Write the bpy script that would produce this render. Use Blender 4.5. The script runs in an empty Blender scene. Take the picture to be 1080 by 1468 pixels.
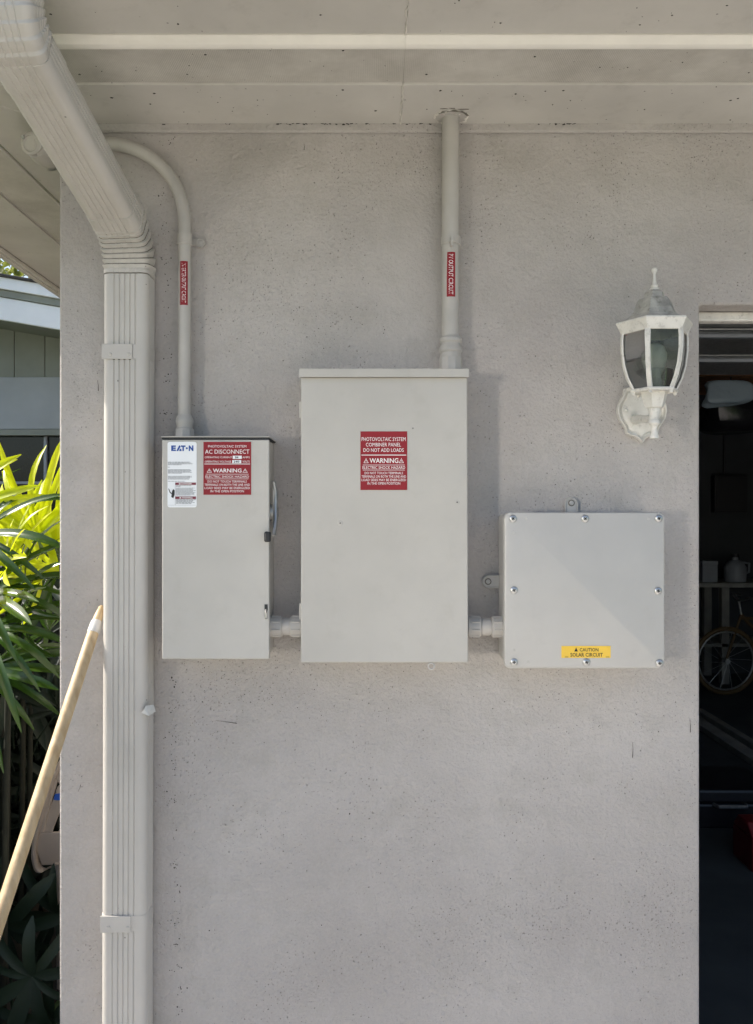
import bpy, math, random
from mathutils import Vector, Matrix, Quaternion
R = math.radians
random.seed(7)
scene = bpy.context.scene

# ------------------------------------------------------------------ camera
CAM_Y, EYE, FPX = -1.75, 1.6, 1168.0          # metres in front of the wall, eye height, focal length in photo pixels
cam = bpy.data.objects.new('camera', bpy.data.cameras.new('camera'))
scene.collection.objects.link(cam)
cam.location = (0, CAM_Y, EYE)
cam.rotation_euler = (R(90), 0, 0)
cam.data.sensor_fit = 'VERTICAL'
cam.data.sensor_height = 36.0
cam.data.lens = 36.0 * FPX / 1468.0
cam.data.clip_start = 0.05
cam.data.clip_end = 500
scene.camera = cam

# ------------------------------------------------------------------ sky, sun, exposure
SUN_EL, SUN_BACK = 42.0, 10.0                 # sun from the left, a little behind the plane of the wall, which lies in shade
sun_from = Vector((-math.cos(R(SUN_BACK)) * math.cos(R(SUN_EL)), math.sin(R(SUN_BACK)) * math.cos(R(SUN_EL)), math.sin(R(SUN_EL))))
world = bpy.data.worlds.new('World'); scene.world = world
world.use_nodes = True
wn = world.node_tree.nodes; wl = world.node_tree.links
for n in list(wn): wn.remove(n)
sky = wn.new('ShaderNodeTexSky'); sky.sky_type = 'NISHITA'; sky.sun_disc = False
sky.sun_elevation = R(SUN_EL)
sky.sun_rotation = math.atan2(sun_from.x, sun_from.y)
sky.air_density = 1.0; sky.dust_density = 3.0; sky.ozone_density = 1.0
bg = wn.new('ShaderNodeBackground'); bg.inputs['Strength'].default_value = 0.15
wo = wn.new('ShaderNodeOutputWorld')
wl.new(sky.outputs[0], bg.inputs[0]); wl.new(bg.outputs[0], wo.inputs[0])
sl = bpy.data.lights.new('sun', 'SUN'); sl.energy = 4.8; sl.angle = R(0.5); sl.color = (1.0, 0.94, 0.85)
so = bpy.data.objects.new('sun', sl); scene.collection.objects.link(so)
so.rotation_euler = (-sun_from).to_track_quat('-Z', 'Y').to_euler()
so.location = sun_from * 20
vs = scene.view_settings
vs.view_transform = 'Standard'; vs.look = 'None'; vs.exposure = 0.74; vs.gamma = 1.0; vs.use_curve_mapping = False
cy = scene.cycles
cy.max_bounces = 6; cy.diffuse_bounces = 4; cy.glossy_bounces = 3; cy.transmission_bounces = 4; cy.transparent_max_bounces = 8
cy.use_adaptive_sampling = True; cy.adaptive_threshold = 0.03; cy.use_denoising = True
cy.caustics_reflective = True; cy.caustics_refractive = False; cy.sample_clamp_indirect = 0.0; cy.blur_glossy = 0.0; cy.use_guiding = True

# ------------------------------------------------------------------ helpers
COL = scene.collection
BASE = {}

def at(px, py, y):
    """world point on the plane at depth y that stands at photo pixel px, py"""
    k = (y - CAM_Y) / FPX
    return Vector(((px - 540) * k, y, EYE - (py - 734) * k))
def ax(px, y): return at(px, 734, y).x
def az(py, y): return at(540, py, y).z

def tag(o, label=None, cat=None, group=None, kind=None):
    if label: o['label'] = label
    if cat: o['category'] = cat
    if group: o['group'] = group
    if kind: o['kind'] = kind
    return o

def thing(name, base, label, cat, group=None):
    o = bpy.data.objects.new(name, None); COL.objects.link(o)
    o.location = base; o.empty_display_size = 0.1
    BASE[o] = Vector(base)
    return tag(o, label, cat, group)

class MB:
    def __init__(s): s.v = []; s.f = []
    def add(s, verts, faces):
        b = len(s.v); s.v += [Vector(p) for p in verts]; s.f += [tuple(i + b for i in f) for f in faces]; return s
    def box(s, x0, x1, y0, y1, z0, z1):
        return s.add([(x0,y0,z0),(x1,y0,z0),(x1,y1,z0),(x0,y1,z0),(x0,y0,z1),(x1,y0,z1),(x1,y1,z1),(x0,y1,z1)],
                     [(3,2,1,0),(4,5,6,7),(0,1,5,4),(1,2,6,5),(2,3,7,6),(3,0,4,7)])
    def prism(s, pts, off):
        n = len(pts); off = Vector(off)
        v = [Vector(p) for p in pts] + [Vector(p) + off for p in pts]
        return s.add(v, [tuple(range(n))[::-1], tuple(range(n, 2*n))] + [(i, (i+1) % n, n + (i+1) % n, n + i) for i in range(n)])
    def rings(s, rings, closed=True, cap=True):
        n = len(rings[0]); v = [p for r in rings for p in r]; f = []
        for k in range(len(rings) - 1):
            for i in range(n if closed else n - 1):
                j = (i + 1) % n
                f.append((k*n+i, k*n+j, (k+1)*n+j, (k+1)*n+i))
        if cap and closed:
            f.append(tuple(range(n))[::-1]); f.append(tuple((len(rings)-1)*n + i for i in range(n)))
        return s.add(v, f)
    def lathe(s, c, axis, prof, n=20, ph=0.0, cap=True):
        """prof: (radius, distance along axis)"""
        c = Vector(c); a = Vector(axis).normalized()
        u = a.orthogonal().normalized()
        if abs(a.z) > .9: u = Vector((1, 0, 0))
        w = a.cross(u)
        return s.rings([[c + a*h + (u*math.cos(ph + 2*math.pi*i/n) + w*math.sin(ph + 2*math.pi*i/n))*max(r, 1e-5) for i in range(n)] for r, h in prof], True, cap)
    def tube(s, path, r, n=14, cap=True):
        path = [Vector(p) for p in path]; rings = []; u = None
        for i, p in enumerate(path):
            t = (path[min(i+1, len(path)-1)] - path[max(i-1, 0)]).normalized()
            if u is None: u = t.orthogonal().normalized()
            u = (u - t*u.dot(t)).normalized(); w = t.cross(u)
            rr = r[i] if isinstance(r, (list, tuple)) else r
            rings.append([p + (u*math.cos(2*math.pi*k/n) + w*math.sin(2*math.pi*k/n))*rr for k in range(n)])
        return s.rings(rings, True, cap)
    def sweep(s, prof, path, scales=None, cap=True):
        path = [Vector(p) for p in path]; rings = []
        for i, p in enumerate(path):
            t = (path[min(i+1, len(path)-1)] - path[max(i-1, 0)]).normalized()
            u = Vector((1,0,0)); u = (u - t*u.dot(t)).normalized(); n = u.cross(t)
            k = scales[i] if scales else 1.0
            rings.append([p + u*a*k + n*b*k for a, b in prof])
        return s.rings(rings, True, cap)
    def ball(s, c, r, n=14, m=8, sz=1.0):
        return s.lathe(Vector(c) - Vector((0,0,r*sz)), (0,0,1), [(r*math.sin(math.pi*k/m), r*sz*(1-math.cos(math.pi*k/m))) for k in range(m+1)], n)
    def build(s, name, mat, parent=None, base=None, smooth=None, bevel=0, seg=2):
        b = BASE[parent] if parent is not None else Vector(base or (0,0,0))
        me = bpy.data.meshes.new(name)
        me.from_pydata([tuple(p - b) for p in s.v], [], s.f); me.update()
        if mat is not None: me.materials.append(mat)
        if smooth is not None:
            me.polygons.foreach_set('use_smooth', [True]*len(me.polygons))
            me.set_sharp_from_angle(angle=R(smooth))
        o = bpy.data.objects.new(name, me); COL.objects.link(o)
        if parent is not None: o.parent = parent
        else: o.location = b
        BASE[o] = b
        if bevel:
            m = o.modifiers.new('bevel', 'BEVEL'); m.width = bevel; m.segments = seg; m.limit_method = 'ANGLE'; m.angle_limit = R(40)
            m.harden_normals = False
        return o

def text_geo(mb, s, cx, cz, width, height, y, rot=0.0, bold=0.0):
    """flat lettering in the plane y, centred at cx, cz, stretched to width x height (cap height)"""
    cu = bpy.data.curves.new('t', 'FONT'); cu.body = s; cu.size = 1.0; cu.resolution_u = 2; cu.offset = bold
    cu.fill_mode = 'FRONT'
    o = bpy.data.objects.new('t', cu); COL.objects.link(o)
    me = bpy.data.meshes.new_from_object(o.evaluated_get(bpy.context.evaluated_depsgraph_get()))
    xs = [v.co.x for v in me.vertices]; ys = [v.co.y for v in me.vertices]
    x0, x1, y0, y1 = min(xs), max(xs), min(ys), max(ys)
    c, sn = math.cos(rot), math.sin(rot); vs_ = []
    for v in me.vertices:
        a = ((v.co.x - x0)/(x1-x0) - .5)*width; b = ((v.co.y - y0)/(y1-y0) - .5)*height
        vs_.append((cx + a*c - b*sn, y, cz + a*sn + b*c))
    mb.add(vs_, [tuple(p.vertices) for p in me.polygons])
    bpy.data.objects.remove(o); bpy.data.meshes.remove(me); bpy.data.curves.remove(cu)

# ------------------------------------------------------------------ materials
def nodes(name):
    m = bpy.data.materials.new(name); m.use_nodes = True
    return m, m.node_tree.nodes, m.node_tree.links, m.node_tree.nodes['Principled BSDF']

def mathn(N, L, op, a, b=None, clamp=False):
    n = N.new('ShaderNodeMath'); n.operation = op; n.use_clamp = clamp
    for i, x in enumerate((a, b)):
        if x is None: continue
        if isinstance(x, (int, float)): n.inputs[i].default_value = x
        else: L.new(x, n.inputs[i])
    return n.outputs[0]
def noise(N, L, vec, scale, detail=3, rough=.55):
    n = N.new('ShaderNodeTexNoise'); n.inputs['Scale'].default_value = scale; n.inputs['Detail'].default_value = detail
    n.inputs['Roughness'].default_value = rough
    L.new(vec, n.inputs['Vector']); return n.outputs['Fac']
def ramp(N, L, fac, a, b, ca=(0,0,0,1), cb=(1,1,1,1)):
    n = N.new('ShaderNodeValToRGB'); n.color_ramp.elements[0].position = a; n.color_ramp.elements[1].position = b
    n.color_ramp.elements[0].color = ca; n.color_ramp.elements[1].color = cb
    L.new(fac, n.inputs[0]); return n.outputs[0]
def mix(N, L, fac, a, b, mode='MIX'):
    n = N.new('ShaderNodeMix'); n.data_type = 'RGBA'; n.blend_type = mode
    if isinstance(fac, (int, float)): n.inputs[0].default_value = fac
    else: L.new(fac, n.inputs[0])
    for i, x in ((6, a), (7, b)):
        if isinstance(x, tuple): n.inputs[i].default_value = x if len(x) == 4 else (*x, 1)
        else: L.new(x, n.inputs[i])
    return n.outputs[2]
def coords(N, kind='Object'):
    return N.new('ShaderNodeTexCoord').outputs[kind]
def bumpn(N, L, h, dist, strength, prev=None):
    b = N.new('ShaderNodeBump'); b.inputs['Distance'].default_value = dist; b.inputs['Strength'].default_value = strength
    L.new(h, b.inputs['Height'])
    if prev is not None: L.new(prev, b.inputs['Normal'])
    return b.outputs[0]

def paint(name, c, rough=.5, var=.06, scale=9, bump=.15, bscale=220, metal=0.0, specks=0.0, spec=.5, dirt=None, dirt_amt=.0):
    m, N, L, P = nodes(name); co = coords(N)
    n1 = noise(N, L, co, scale, 5)
    lo = tuple(max(0, x*(1-var*2.2)) for x in c); hi = tuple(min(1, x*(1+var*2.2)) for x in c)
    col = ramp(N, L, n1, .25, .75, (*lo, 1), (*hi, 1))
    if dirt:
        d = ramp(N, L, noise(N, L, co, scale*2.7, 8, .7), .55, .75)
        col = mix(N, L, mathn(N, L, 'MULTIPLY', d, dirt_amt), col, dirt)
    if specks:
        v = N.new('ShaderNodeTexVoronoi'); v.inputs['Scale'].default_value = 70; L.new(co, v.inputs['Vector'])
        s1 = mathn(N, L, 'LESS_THAN', v.outputs['Distance'], .13)
        sep = N.new('ShaderNodeSeparateColor'); L.new(v.outputs['Color'], sep.inputs[0])
        s2 = mathn(N, L, 'LESS_THAN', sep.outputs[0], specks)
        col = mix(N, L, mathn(N, L, 'MULTIPLY', mathn(N, L, 'MULTIPLY', s1, s2), .7), col, tuple(x*.25 for x in c))
    L.new(col, P.inputs['Base Color'])
    P.inputs['Metallic'].default_value = metal; P.inputs['Specular IOR Level'].default_value = spec
    r = N.new('ShaderNodeMapRange'); r.inputs[3].default_value = max(.03, rough-.08); r.inputs[4].default_value = min(1, rough+.1)
    L.new(noise(N, L, co, scale*3, 4), r.inputs[0]); L.new(r.outputs[0], P.inputs['Roughness'])
    if bump: L.new(bumpn(N, L, noise(N, L, co, bscale, 3), .001, bump), P.inputs['Normal'])
    return m

def stucco():
    m, N, L, P = nodes('grey_stucco'); co = coords(N)
    big = noise(N, L, co, 2.3, 3, .6)
    col = ramp(N, L, big, .3, .72, (.375, .346, .326, 1), (.500, .468, .446, 1))
    mid = noise(N, L, co, 9, 4, .7)
    col = mix(N, L, mathn(N, L, 'MULTIPLY', ramp(N, L, mid, .48, .72), .75), col, (.375, .350, .322, 1))
    fine = noise(N, L, co, 150, 2, .6)
    col = mix(N, L, mathn(N, L, 'MULTIPLY', ramp(N, L, fine, .35, .7), .15), col, (.60, .57, .53, 1))
    # dirty specks and small pits, gathered in patches
    patch = ramp(N, L, noise(N, L, co, 3.6, 3, .6), .47, .66)
    tot = None
    for sc, th, pr in ((120, .19, .34), (230, .24, .40)):
        v = N.new('ShaderNodeTexVoronoi'); v.inputs['Scale'].default_value = sc; v.inputs['Randomness'].default_value = 1
        L.new(co, v.inputs['Vector'])
        s1 = ramp(N, L, v.outputs['Distance'], th*.5, th, (1,1,1,1), (0,0,0,1))
        sep = N.new('ShaderNodeSeparateColor'); L.new(v.outputs['Color'], sep.inputs[0])
        s2 = mathn(N, L, 'LESS_THAN', sep.outputs[0], mathn(N, L, 'ADD', mathn(N, L, 'MULTIPLY', patch, pr), .010))
        s = mathn(N, L, 'MULTIPLY', s1, s2)
        tot = s if tot is None else mathn(N, L, 'MAXIMUM', tot, s)
    col = mix(N, L, mathn(N, L, 'MULTIPLY', tot, .58), col, (.12, .11, .10, 1))
    L.new(col, P.inputs['Base Color'])
    P.inputs['Roughness'].default_value = .82; P.inputs['Specular IOR Level'].default_value = .3
    h = mathn(N, L, 'SUBTRACT', noise(N, L, co, 105, 3, .65), mathn(N, L, 'MULTIPLY', tot, .7))
    b1 = bumpn(N, L, noise(N, L, co, 22, 2), .008, .45)
    L.new(bumpn(N, L, h, .0045, .85, b1), P.inputs['Normal'])
    return m

M = {}
M['stucco'] = stucco()
M['soffit'] = paint('soffit_paint', (.535, .512, .475), .6, .05, 5, .12, 160, specks=.05, dirt=(.22,.2,.17,1), dirt_amt=.25)
M['moulding'] = paint('lit_moulding_paint', (.80, .77, .71), .5, .04, 7, .1, 160, specks=.06)  # paler than the soffit: light from below put into the colour
M['downspout'] = paint('downspout_paint', (.505, .478, .442), .42, .035, 6, .05, 90, specks=.02)
M['conduit'] = paint('conduit_paint', (.445, .422, .392), .45, .05, 12, .08, 150)
M['box'] = paint('enclosure_paint', (.475, .456, .422), .46, .035, 6, .12, 420, dirt=(.33,.30,.26,1), dirt_amt=.22)
M['box2'] = paint('combiner_paint', (.455, .436, .402), .48, .035, 5, .14, 420, specks=.006, dirt=(.32,.29,.25,1), dirt_amt=.22)
M['pvc'] = paint('grey_pvc', (.470, .454, .428), .40, .03, 5, .06, 300, dirt=(.33,.31,.28,1), dirt_amt=.18)
M['dark_gasket'] = paint('dark_gasket', (.02, .022, .024), .6, .02)
M['black_plastic'] = paint('black_plastic', (.015, .015, .018), .4, .02)
M['steel'] = paint('zinc_steel', (.55, .55, .55), .32, .05, 60, .05, 200, metal=1.0)
M['galv'] = paint('galvanised_steel', (.45, .45, .44), .45, .1, 40, .1, 200, metal=.9)
M['white_paint'] = paint('weathered_white_paint', (.68, .66, .61), .45, .06, 30, .15, 200, dirt=(.22,.20,.16,1), dirt_amt=.7)
M['weathered'] = paint('dirty_white_paint', (.40, .385, .35), .6, .2, 40, .3, 200, dirt=(.12,.11,.09,1), dirt_amt=.9)
M['red_label'] = paint('red_label', (.25, .004, .012), .6, .03, 20, 0)
M['yellow_label'] = paint('yellow_label', (.85, .55, .06), .4, .03, 20, 0)
M['white_label'] = paint('white_label', (.82, .84, .86), .35, .01, 20, 0)
M['blue_ink'] = paint('blue_ink', (.01, .07, .32), .4, .02, 20, 0)
M['grey_ink'] = paint('grey_ink', (.22, .23, .25), .5, .02, 20, 0)
M['black_ink'] = paint('black_ink', (.02, .02, .02), .5, .02, 20, 0)
M['maroon_ink'] = paint('maroon_ink', (.20, .03, .05), .5, .02, 20, 0)
M['white_ink'] = paint('white_ink', (.85, .83, .82), .4, .01, 20, 0)
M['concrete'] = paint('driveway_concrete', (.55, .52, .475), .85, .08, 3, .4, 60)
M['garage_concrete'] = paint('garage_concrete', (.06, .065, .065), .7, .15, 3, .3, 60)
M['soil'] = paint('soil', (.05, .042, .03), .95, .25, 5, .8, 40)
M['lawn'] = paint('lawn', (.06, .10, .03), .95, .3, 2, .8, 90)
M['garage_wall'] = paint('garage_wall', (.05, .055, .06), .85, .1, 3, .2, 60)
M['shingle'] = paint('roof_shingle', (.07, .065, .06), .9, .25, 12, .8, 60)
M['sid_green'] = paint('sage_siding', (.25, .265, .225), .7, .05, 4, .1, 90)
M['sid_blue'] = paint('grey_siding', (.37, .39, .395), .7, .05, 4, .1, 90)
M['fascia_white'] = paint('fascia_white', (.88, .90, .90), .5, .03, 4, .05, 90)
M['brown_wood'] = paint('brown_timber', (.16, .075, .03), .7, .2, 6, .3, 60)
M['grey_wood'] = paint('grey_timber', (.30, .29, .26), .7, .15, 6, .3, 60)
M['beige_plastic'] = paint('beige_plastic', (.50, .42, .35), .35, .05, 10, .05, 90)
M['blue_tape'] = paint('blue_tape', (.03, .12, .55), .5, .05, 10, 0)
M['tape'] = paint('pale_tape', (.58, .57, .54), .4, .05, 60, .4, 90)
M['dirt'] = paint('dirt_flecks', (.035, .03, .025), .9, .1, 60, 0)
M['grime'] = paint('grime', (.17, .155, .13), .9, .2, 60, 0)
M['caulk'] = paint('old_caulk', (.66, .63, .58), .6, .08, 60, .4, 120)
M['tan_rubber'] = paint('tan_rubber', (.12, .075, .03), .6, .1, 10, 0)
M['black_bag'] = paint('black_bag', (.012, .012, .014), .22, .05, 10, .9, 30)
M['red_metal'] = paint('red_metal', (.14, .01, .012), .4, .05, 10, 0)
M['grey_plastic'] = paint('grey_plastic', (.28, .30, .33), .45, .05, 10, 0)
M['cardboard'] = paint('cardboard', (.20, .14, .085), .8, .08, 10, .1)
M['dark_cane'] = paint('dark_cane', (.022, .024, .014), .8, .2, 20, .4, 60)
M['bark'] = paint('bark', (.09, .065, .045), .9, .3, 20, .8, 40)

def pole_wood():
    m, N, L, P = nodes('pale_wood')
    co = coords(N); mp = N.new('ShaderNodeMapping'); mp.inputs['Scale'].default_value = (60, 60, 4)
    L.new(co, mp.inputs[0])
    n = noise(N, L, mp.outputs[0], 1.0, 5)
    col = ramp(N, L, n, .3, .7, (.42, .29, .15, 1), (.62, .47, .28, 1))
    col = mix(N, L, mathn(N, L, 'MULTIPLY', ramp(N, L, noise(N, L, co, 14, 5), .55, .8), .5), col, (.36, .25, .14, 1))
    L.new(col, P.inputs['Base Color']); P.inputs['Roughness'].default_value = .5
    return m
M['pole'] = pole_wood()

def vent_mat():
    m, N, L, P = nodes('perforated_vent'); co = coords(N)
    v = N.new('ShaderNodeTexVoronoi'); v.inputs['Scale'].default_value = 290; v.inputs['Randomness'].default_value = 0.0
    L.new(co, v.inputs['Vector'])
    d = mathn(N, L, 'LESS_THAN', v.outputs['Distance'], .34)
    dusty = ramp(N, L, noise(N, L, co, 11, 6, .65), .36, .66, (.46, .435, .395, 1), (.57, .545, .50, 1))
    clog = ramp(N, L, noise(N, L, co, 4, 4, .6), .4, .65, (.03, .03, .03, 1), (.55, .55, .55, 1))
    col = mix(N, L, mathn(N, L, 'MULTIPLY', d, clog), dusty, (.16, .145, .12, 1))
    L.new(col, P.inputs['Base Color']); P.inputs['Roughness'].default_value = .7
    L.new(bumpn(N, L, d, .001, -.5), P.inputs['Normal'])
    return m
M['vent'] = vent_mat()

def glass_mat(name, tint, refl=.9):
    m, N, L, P = nodes(name)
    N.remove(P)
    t = N.new('ShaderNodeBsdfTransparent'); t.inputs[0].default_value = (*tint, 1)
    g = N.new('ShaderNodeBsdfGlossy'); g.inputs['Roughness'].default_value = .04; g.inputs[0].default_value = (refl, refl, refl, 1)
    f = N.new('ShaderNodeFresnel'); f.inputs[0].default_value = 1.5
    mx = N.new('ShaderNodeMixShader')
    L.new(f.outputs[0], mx.inputs[0]); L.new(t.outputs[0], mx.inputs[1]); L.new(g.outputs[0], mx.inputs[2])
    L.new(mx.outputs[0], N['Material Output'].inputs[0])
    return m
M['glass'] = glass_mat('smoked_glass', (.50, .54, .52), .5)
M['clear'] = glass_mat('clear_glass', (.9, .92, .92))
M['win_glass'] = paint('dark_window_glass', (.012, .016, .016), .05, .05, 5, 0)
M['bulb'] = paint('frosted_bulb', (.85, .83, .74), .25, .02, 20, 0)

def bag_mat():
    m, N, L, P = nodes('cloudy_plastic_film')
    P.inputs['Base Color'].default_value = (.42, .52, .60, 1); P.inputs['Roughness'].default_value = .25
    P.inputs['Alpha'].default_value = .6
    L.new(bumpn(N, L, noise(N, L, coords(N), 25, 4), .01, .8), P.inputs['Normal'])
    return m
M['film'] = bag_mat()

def leaf_mat(name, c0, c1, trans, rough=.35):
    m, N, L, P = nodes(name)
    oi = N.new('ShaderNodeObjectInfo')
    col = mix(N, L, oi.outputs['Random'], (*c0, 1), (*c1, 1))
    n = noise(N, L, coords(N), 30, 3)
    col = mix(N, L, mathn(N, L, 'MULTIPLY', n, .35), col, tuple(x*.6 for x in c0) + (1,))
    L.new(col, P.inputs['Base Color']); P.inputs['Roughness'].default_value = rough
    tr = N.new('ShaderNodeBsdfTranslucent'); L.new(mix(N, L, .5, col, tuple(min(1, x*1.5) for x in c1) + (1,)), tr.inputs[0])
    mx = N.new('ShaderNodeMixShader'); mx.inputs[0].default_value = trans
    L.new(P.outputs[0], mx.inputs[1]); L.new(tr.outputs[0], mx.inputs[2])
    L.new(mx.outputs[0], N['Material Output'].inputs[0])
    return m
M['leaf_sunlit'] = leaf_mat('sunlit_leaf', (.78, .78, .01), (.52, .62, .01), .55)  # sun shining through the upper fans is put into the yellow
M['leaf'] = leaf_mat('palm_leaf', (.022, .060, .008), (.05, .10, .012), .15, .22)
M['leaf_dark'] = leaf_mat('shaded_leaf', (.007, .018, .009), (.013, .030, .013), .08, .6)  # near-black: shade low among the plants put into the colour
M['tree_leaf'] = leaf_mat('tree_leaf', (.06, .10, .02), (.22, .24, .05), .35, .45)

# ------------------------------------------------------------------ ground
g = MB().box(-150, 150, -150, 150, -.3, -.02).build('ground', M['lawn']); tag(g, kind='structure')
g = MB().box(-1.05, 5.5, -30, .25, -.2, 0).build('driveway', M['concrete']); tag(g, kind='structure')
g = MB().box(-5.5, -1.06, -2.0, 3.3, -.2, -.012).build('planting_bed', M['soil']); tag(g, kind='structure')

# ------------------------------------------------------------------ house
XL, XR, ZH, ZS = ax(85, 0), ax(1003.5, 0), az(437, 0), 2.43
house = thing('garage_house', (0, 0, 0), 'grey stucco garage house with pale vented eave above the electrical boxes', 'house')
W0, W1 = 4.3, 4.7
out = [(XL,0,0),(XR,0,0),(XR,0,ZH),(W0,0,ZH),(W0,0,0),(W1,0,0),(W1,0,2.6),(XL,0,2.6)]
MB().prism(out, (0,.2,0)).build('front_wall', M['stucco'], house, bevel=.006, seg=3)
MB().box(XL, XL+.2, .2, 6.5, 0, 2.6).build('side_wall', M['stucco'], house)
MB().box(W1-.2, W1, .2, 6.5, 0, 2.6).build('side_wall', M['stucco'], house)
MB().box(XL+.2, W1-.2, 6.3, 6.5, 0, 2.6).build('back_wall', M['garage_wall'], house)
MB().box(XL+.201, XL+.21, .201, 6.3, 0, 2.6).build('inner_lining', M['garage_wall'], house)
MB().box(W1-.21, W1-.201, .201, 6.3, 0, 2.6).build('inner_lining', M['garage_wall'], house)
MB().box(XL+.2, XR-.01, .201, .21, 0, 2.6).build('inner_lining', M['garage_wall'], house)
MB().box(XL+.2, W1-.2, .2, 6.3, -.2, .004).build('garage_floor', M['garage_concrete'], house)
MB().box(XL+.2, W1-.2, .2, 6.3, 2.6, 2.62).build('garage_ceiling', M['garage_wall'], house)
# trim strip inside the head of the garage opening
MB().box(XR+.001, W0-.001, .055, .085, ZH-.022, ZH-.001).build('door_stop', M['white_paint'], house, bevel=.004)
MB().box(XR+.001, W0-.001, .115, .16, ZH-.012, ZH-.001).build('door_stop', M['galv'], house, bevel=.003)
# narrow trim where wall meets soffit
m = MB(); n = 60
for i in range(n):
    x0 = XL + (W1-XL)*i/n; x1 = XL + (W1-XL)*(i+1)/n
m.box(XL-.002, W1, -.009, -.0005, ZS-.018, ZS+.01).build('frieze_strip', M['stucco'], house, bevel=.005)

def soffit_piece(name, d0, d1, z0, z1, x0, x1, mat, bevel=.002, mitre=True):
    """board along the front eave between d0 and d1 metres from the wall"""
    a0 = XL - d0 if mitre else x0; a1 = XL - d1 if mitre else x0
    return MB().prism([(a0,-d0,z0),(x1,-d0,z0),(x1,-d1,z0),(a1,-d1,z0)], (0,0,z1-z0)).build(name, mat, house, bevel=bevel)
SEAM = ax(576, -.08)
for (x0, x1, mt) in ((None, SEAM-.0002, True), (SEAM+.0002, W1+.5, False)):
    soffit_piece('soffit_board', 0.0, .168, ZS, ZS+.012, x0, x1, M['soffit'], mitre=mt)
    soffit_piece('vent_strip', .1685, .296, ZS+.004, ZS+.012, x0, x1, M['vent'], 0, mitre=mt)
    soffit_piece('soffit_board', .325, .50, ZS+.006, ZS+.014, x0, x1, M['soffit'], mitre=mt)
    # rounded joint moulding between vent strip and outer board
    prof = [(.2962, .012), (.2962, -.001), (.299, -.006), (.304, -.009), (.310, -.0095), (.316, -.007), (.320, .001), (.3248, .004), (.3248, .012)]
    r0 = [Vector((XL - d if mt else x0, -d, ZS+z)) for d, z in prof]; r1 = [Vector((x1, -d, ZS+z)) for d, z in prof]
    MB().rings([r0, r1]).build('soffit_moulding', M['moulding'], house, smooth=35)
for (d0, d1, zz) in ((.0, .168, ZS-.0012), (.327, .50, ZS+.0046)):      # wavy caulk along the butt joint
    m = MB(); rr = random.Random(3); k = 16
    pts = [(SEAM + rr.uniform(-.0022,.0022), -(d0+(d1-d0)*i/k), zz+.0008) for i in range(k+1)]
    m.tube(pts, [rr.uniform(.0008,.0024) for _ in pts], 6)
    m.build('joint_caulk', M['caulk'], house, smooth=60)
def side_piece(name, d0, d1, z0, z1, y1, mat, bevel=.002):
    return MB().prism([(XL-d0,-d0,z0),(XL-d0,y1,z0),(XL-d1,y1,z0),(XL-d1,-d1,z0)], (0,0,z1-z0)).build(name, mat, house, bevel=bevel)
for ya, yb in ((None, 1.28), (1.283, 3.9), (3.903, 6.9)):
    for nm, d0, d1, dz, mt in (('soffit_board', 0.0, .168, 0, 'soffit'), ('vent_strip', .1685, .296, .004, 'vent'), ('soffit_board', .2965, .50, .002, 'soffit')):
        if ya is None: side_piece(nm, d0, d1, ZS+dz, ZS+.012, yb, M[mt], .002 if mt == 'soffit' else 0)
        else: MB().box(XL-d1, XL-d0, ya, yb, ZS+dz, ZS+.012).build(nm, M[mt], house, bevel=.002 if mt == 'soffit' else 0)
for dd in (.168, .297):
    MB().box(XL-dd-.006, XL-dd, -dd, 6.9, ZS-.007, ZS-.0005).build('vent_edge', M['soffit'], house, bevel=.002)
# fascia boards and roof
MB().prism([(XL-.52,-.52,ZS-.02),(W1+.5,-.52,ZS-.02),(W1+.5,-.502,ZS-.02),(XL-.502,-.502,ZS-.02)], (0,0,.20)).build('fascia', M['soffit'], house, bevel=.003)
MB().prism([(XL-.502,-.5015,ZS-.02),(XL-.502,6.9,ZS-.02),(XL-.52,6.9,ZS-.02),(XL-.52,-.5195,ZS-.02)], (0,0,.20)).build('fascia', M['soffit'], house, bevel=.003)
MB().box(XL-.5019, XL-.49, -.49, 6.9, ZS-.016, ZS-.002).build('fascia_lip', M['soffit'], house, bevel=.003)
r0, r1, r2, r3 = (XL-.56,-.56), (W1+.56,-.56), (W1+.56,7.0), (XL-.56,7.0)
MB().add([(*r0,2.62),(*r1,2.62),(*r2,2.62),(*r3,2.62),(*r0,2.66),(*r1,2.66),(*r2,2.66),(*r3,2.66),(2.0,3.0,4.0),(2.0,3.4,4.0)],
         [(3,2,1,0),(0,1,5,4),(1,2,6,5),(2,3,7,6),(3,0,4,7),(4,5,8),(5,6,9,8),(6,7,9),(7,4,8,9)]).build('roof', M['shingle'], house)
# gutter along the front eave, above the frame: the downspout drops out of it
gt = thing('rain_gutter', (0, -.52, ZS), 'pale metal rain gutter along the front eave, above the downspout', 'gutter')
gp = [(-.522,.13),(-.522,.0),(-.60,.0),(-.625,.06),(-.645,.12),(-.642,.12),(-.621,.058),(-.597,.003),(-.525,.003),(-.525,.13)]
MB().rings([[Vector((XL-.53, y, ZS+z)) for y, z in gp], [Vector((W1+.5, y, ZS+z)) for y, z in gp]]).build('trough', M['downspout'], gt)
MB().box(XL-.5302, XL-.527, -.64, -.522, ZS+.001, ZS+.119).build('end_cap', M['downspout'], gt)

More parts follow.
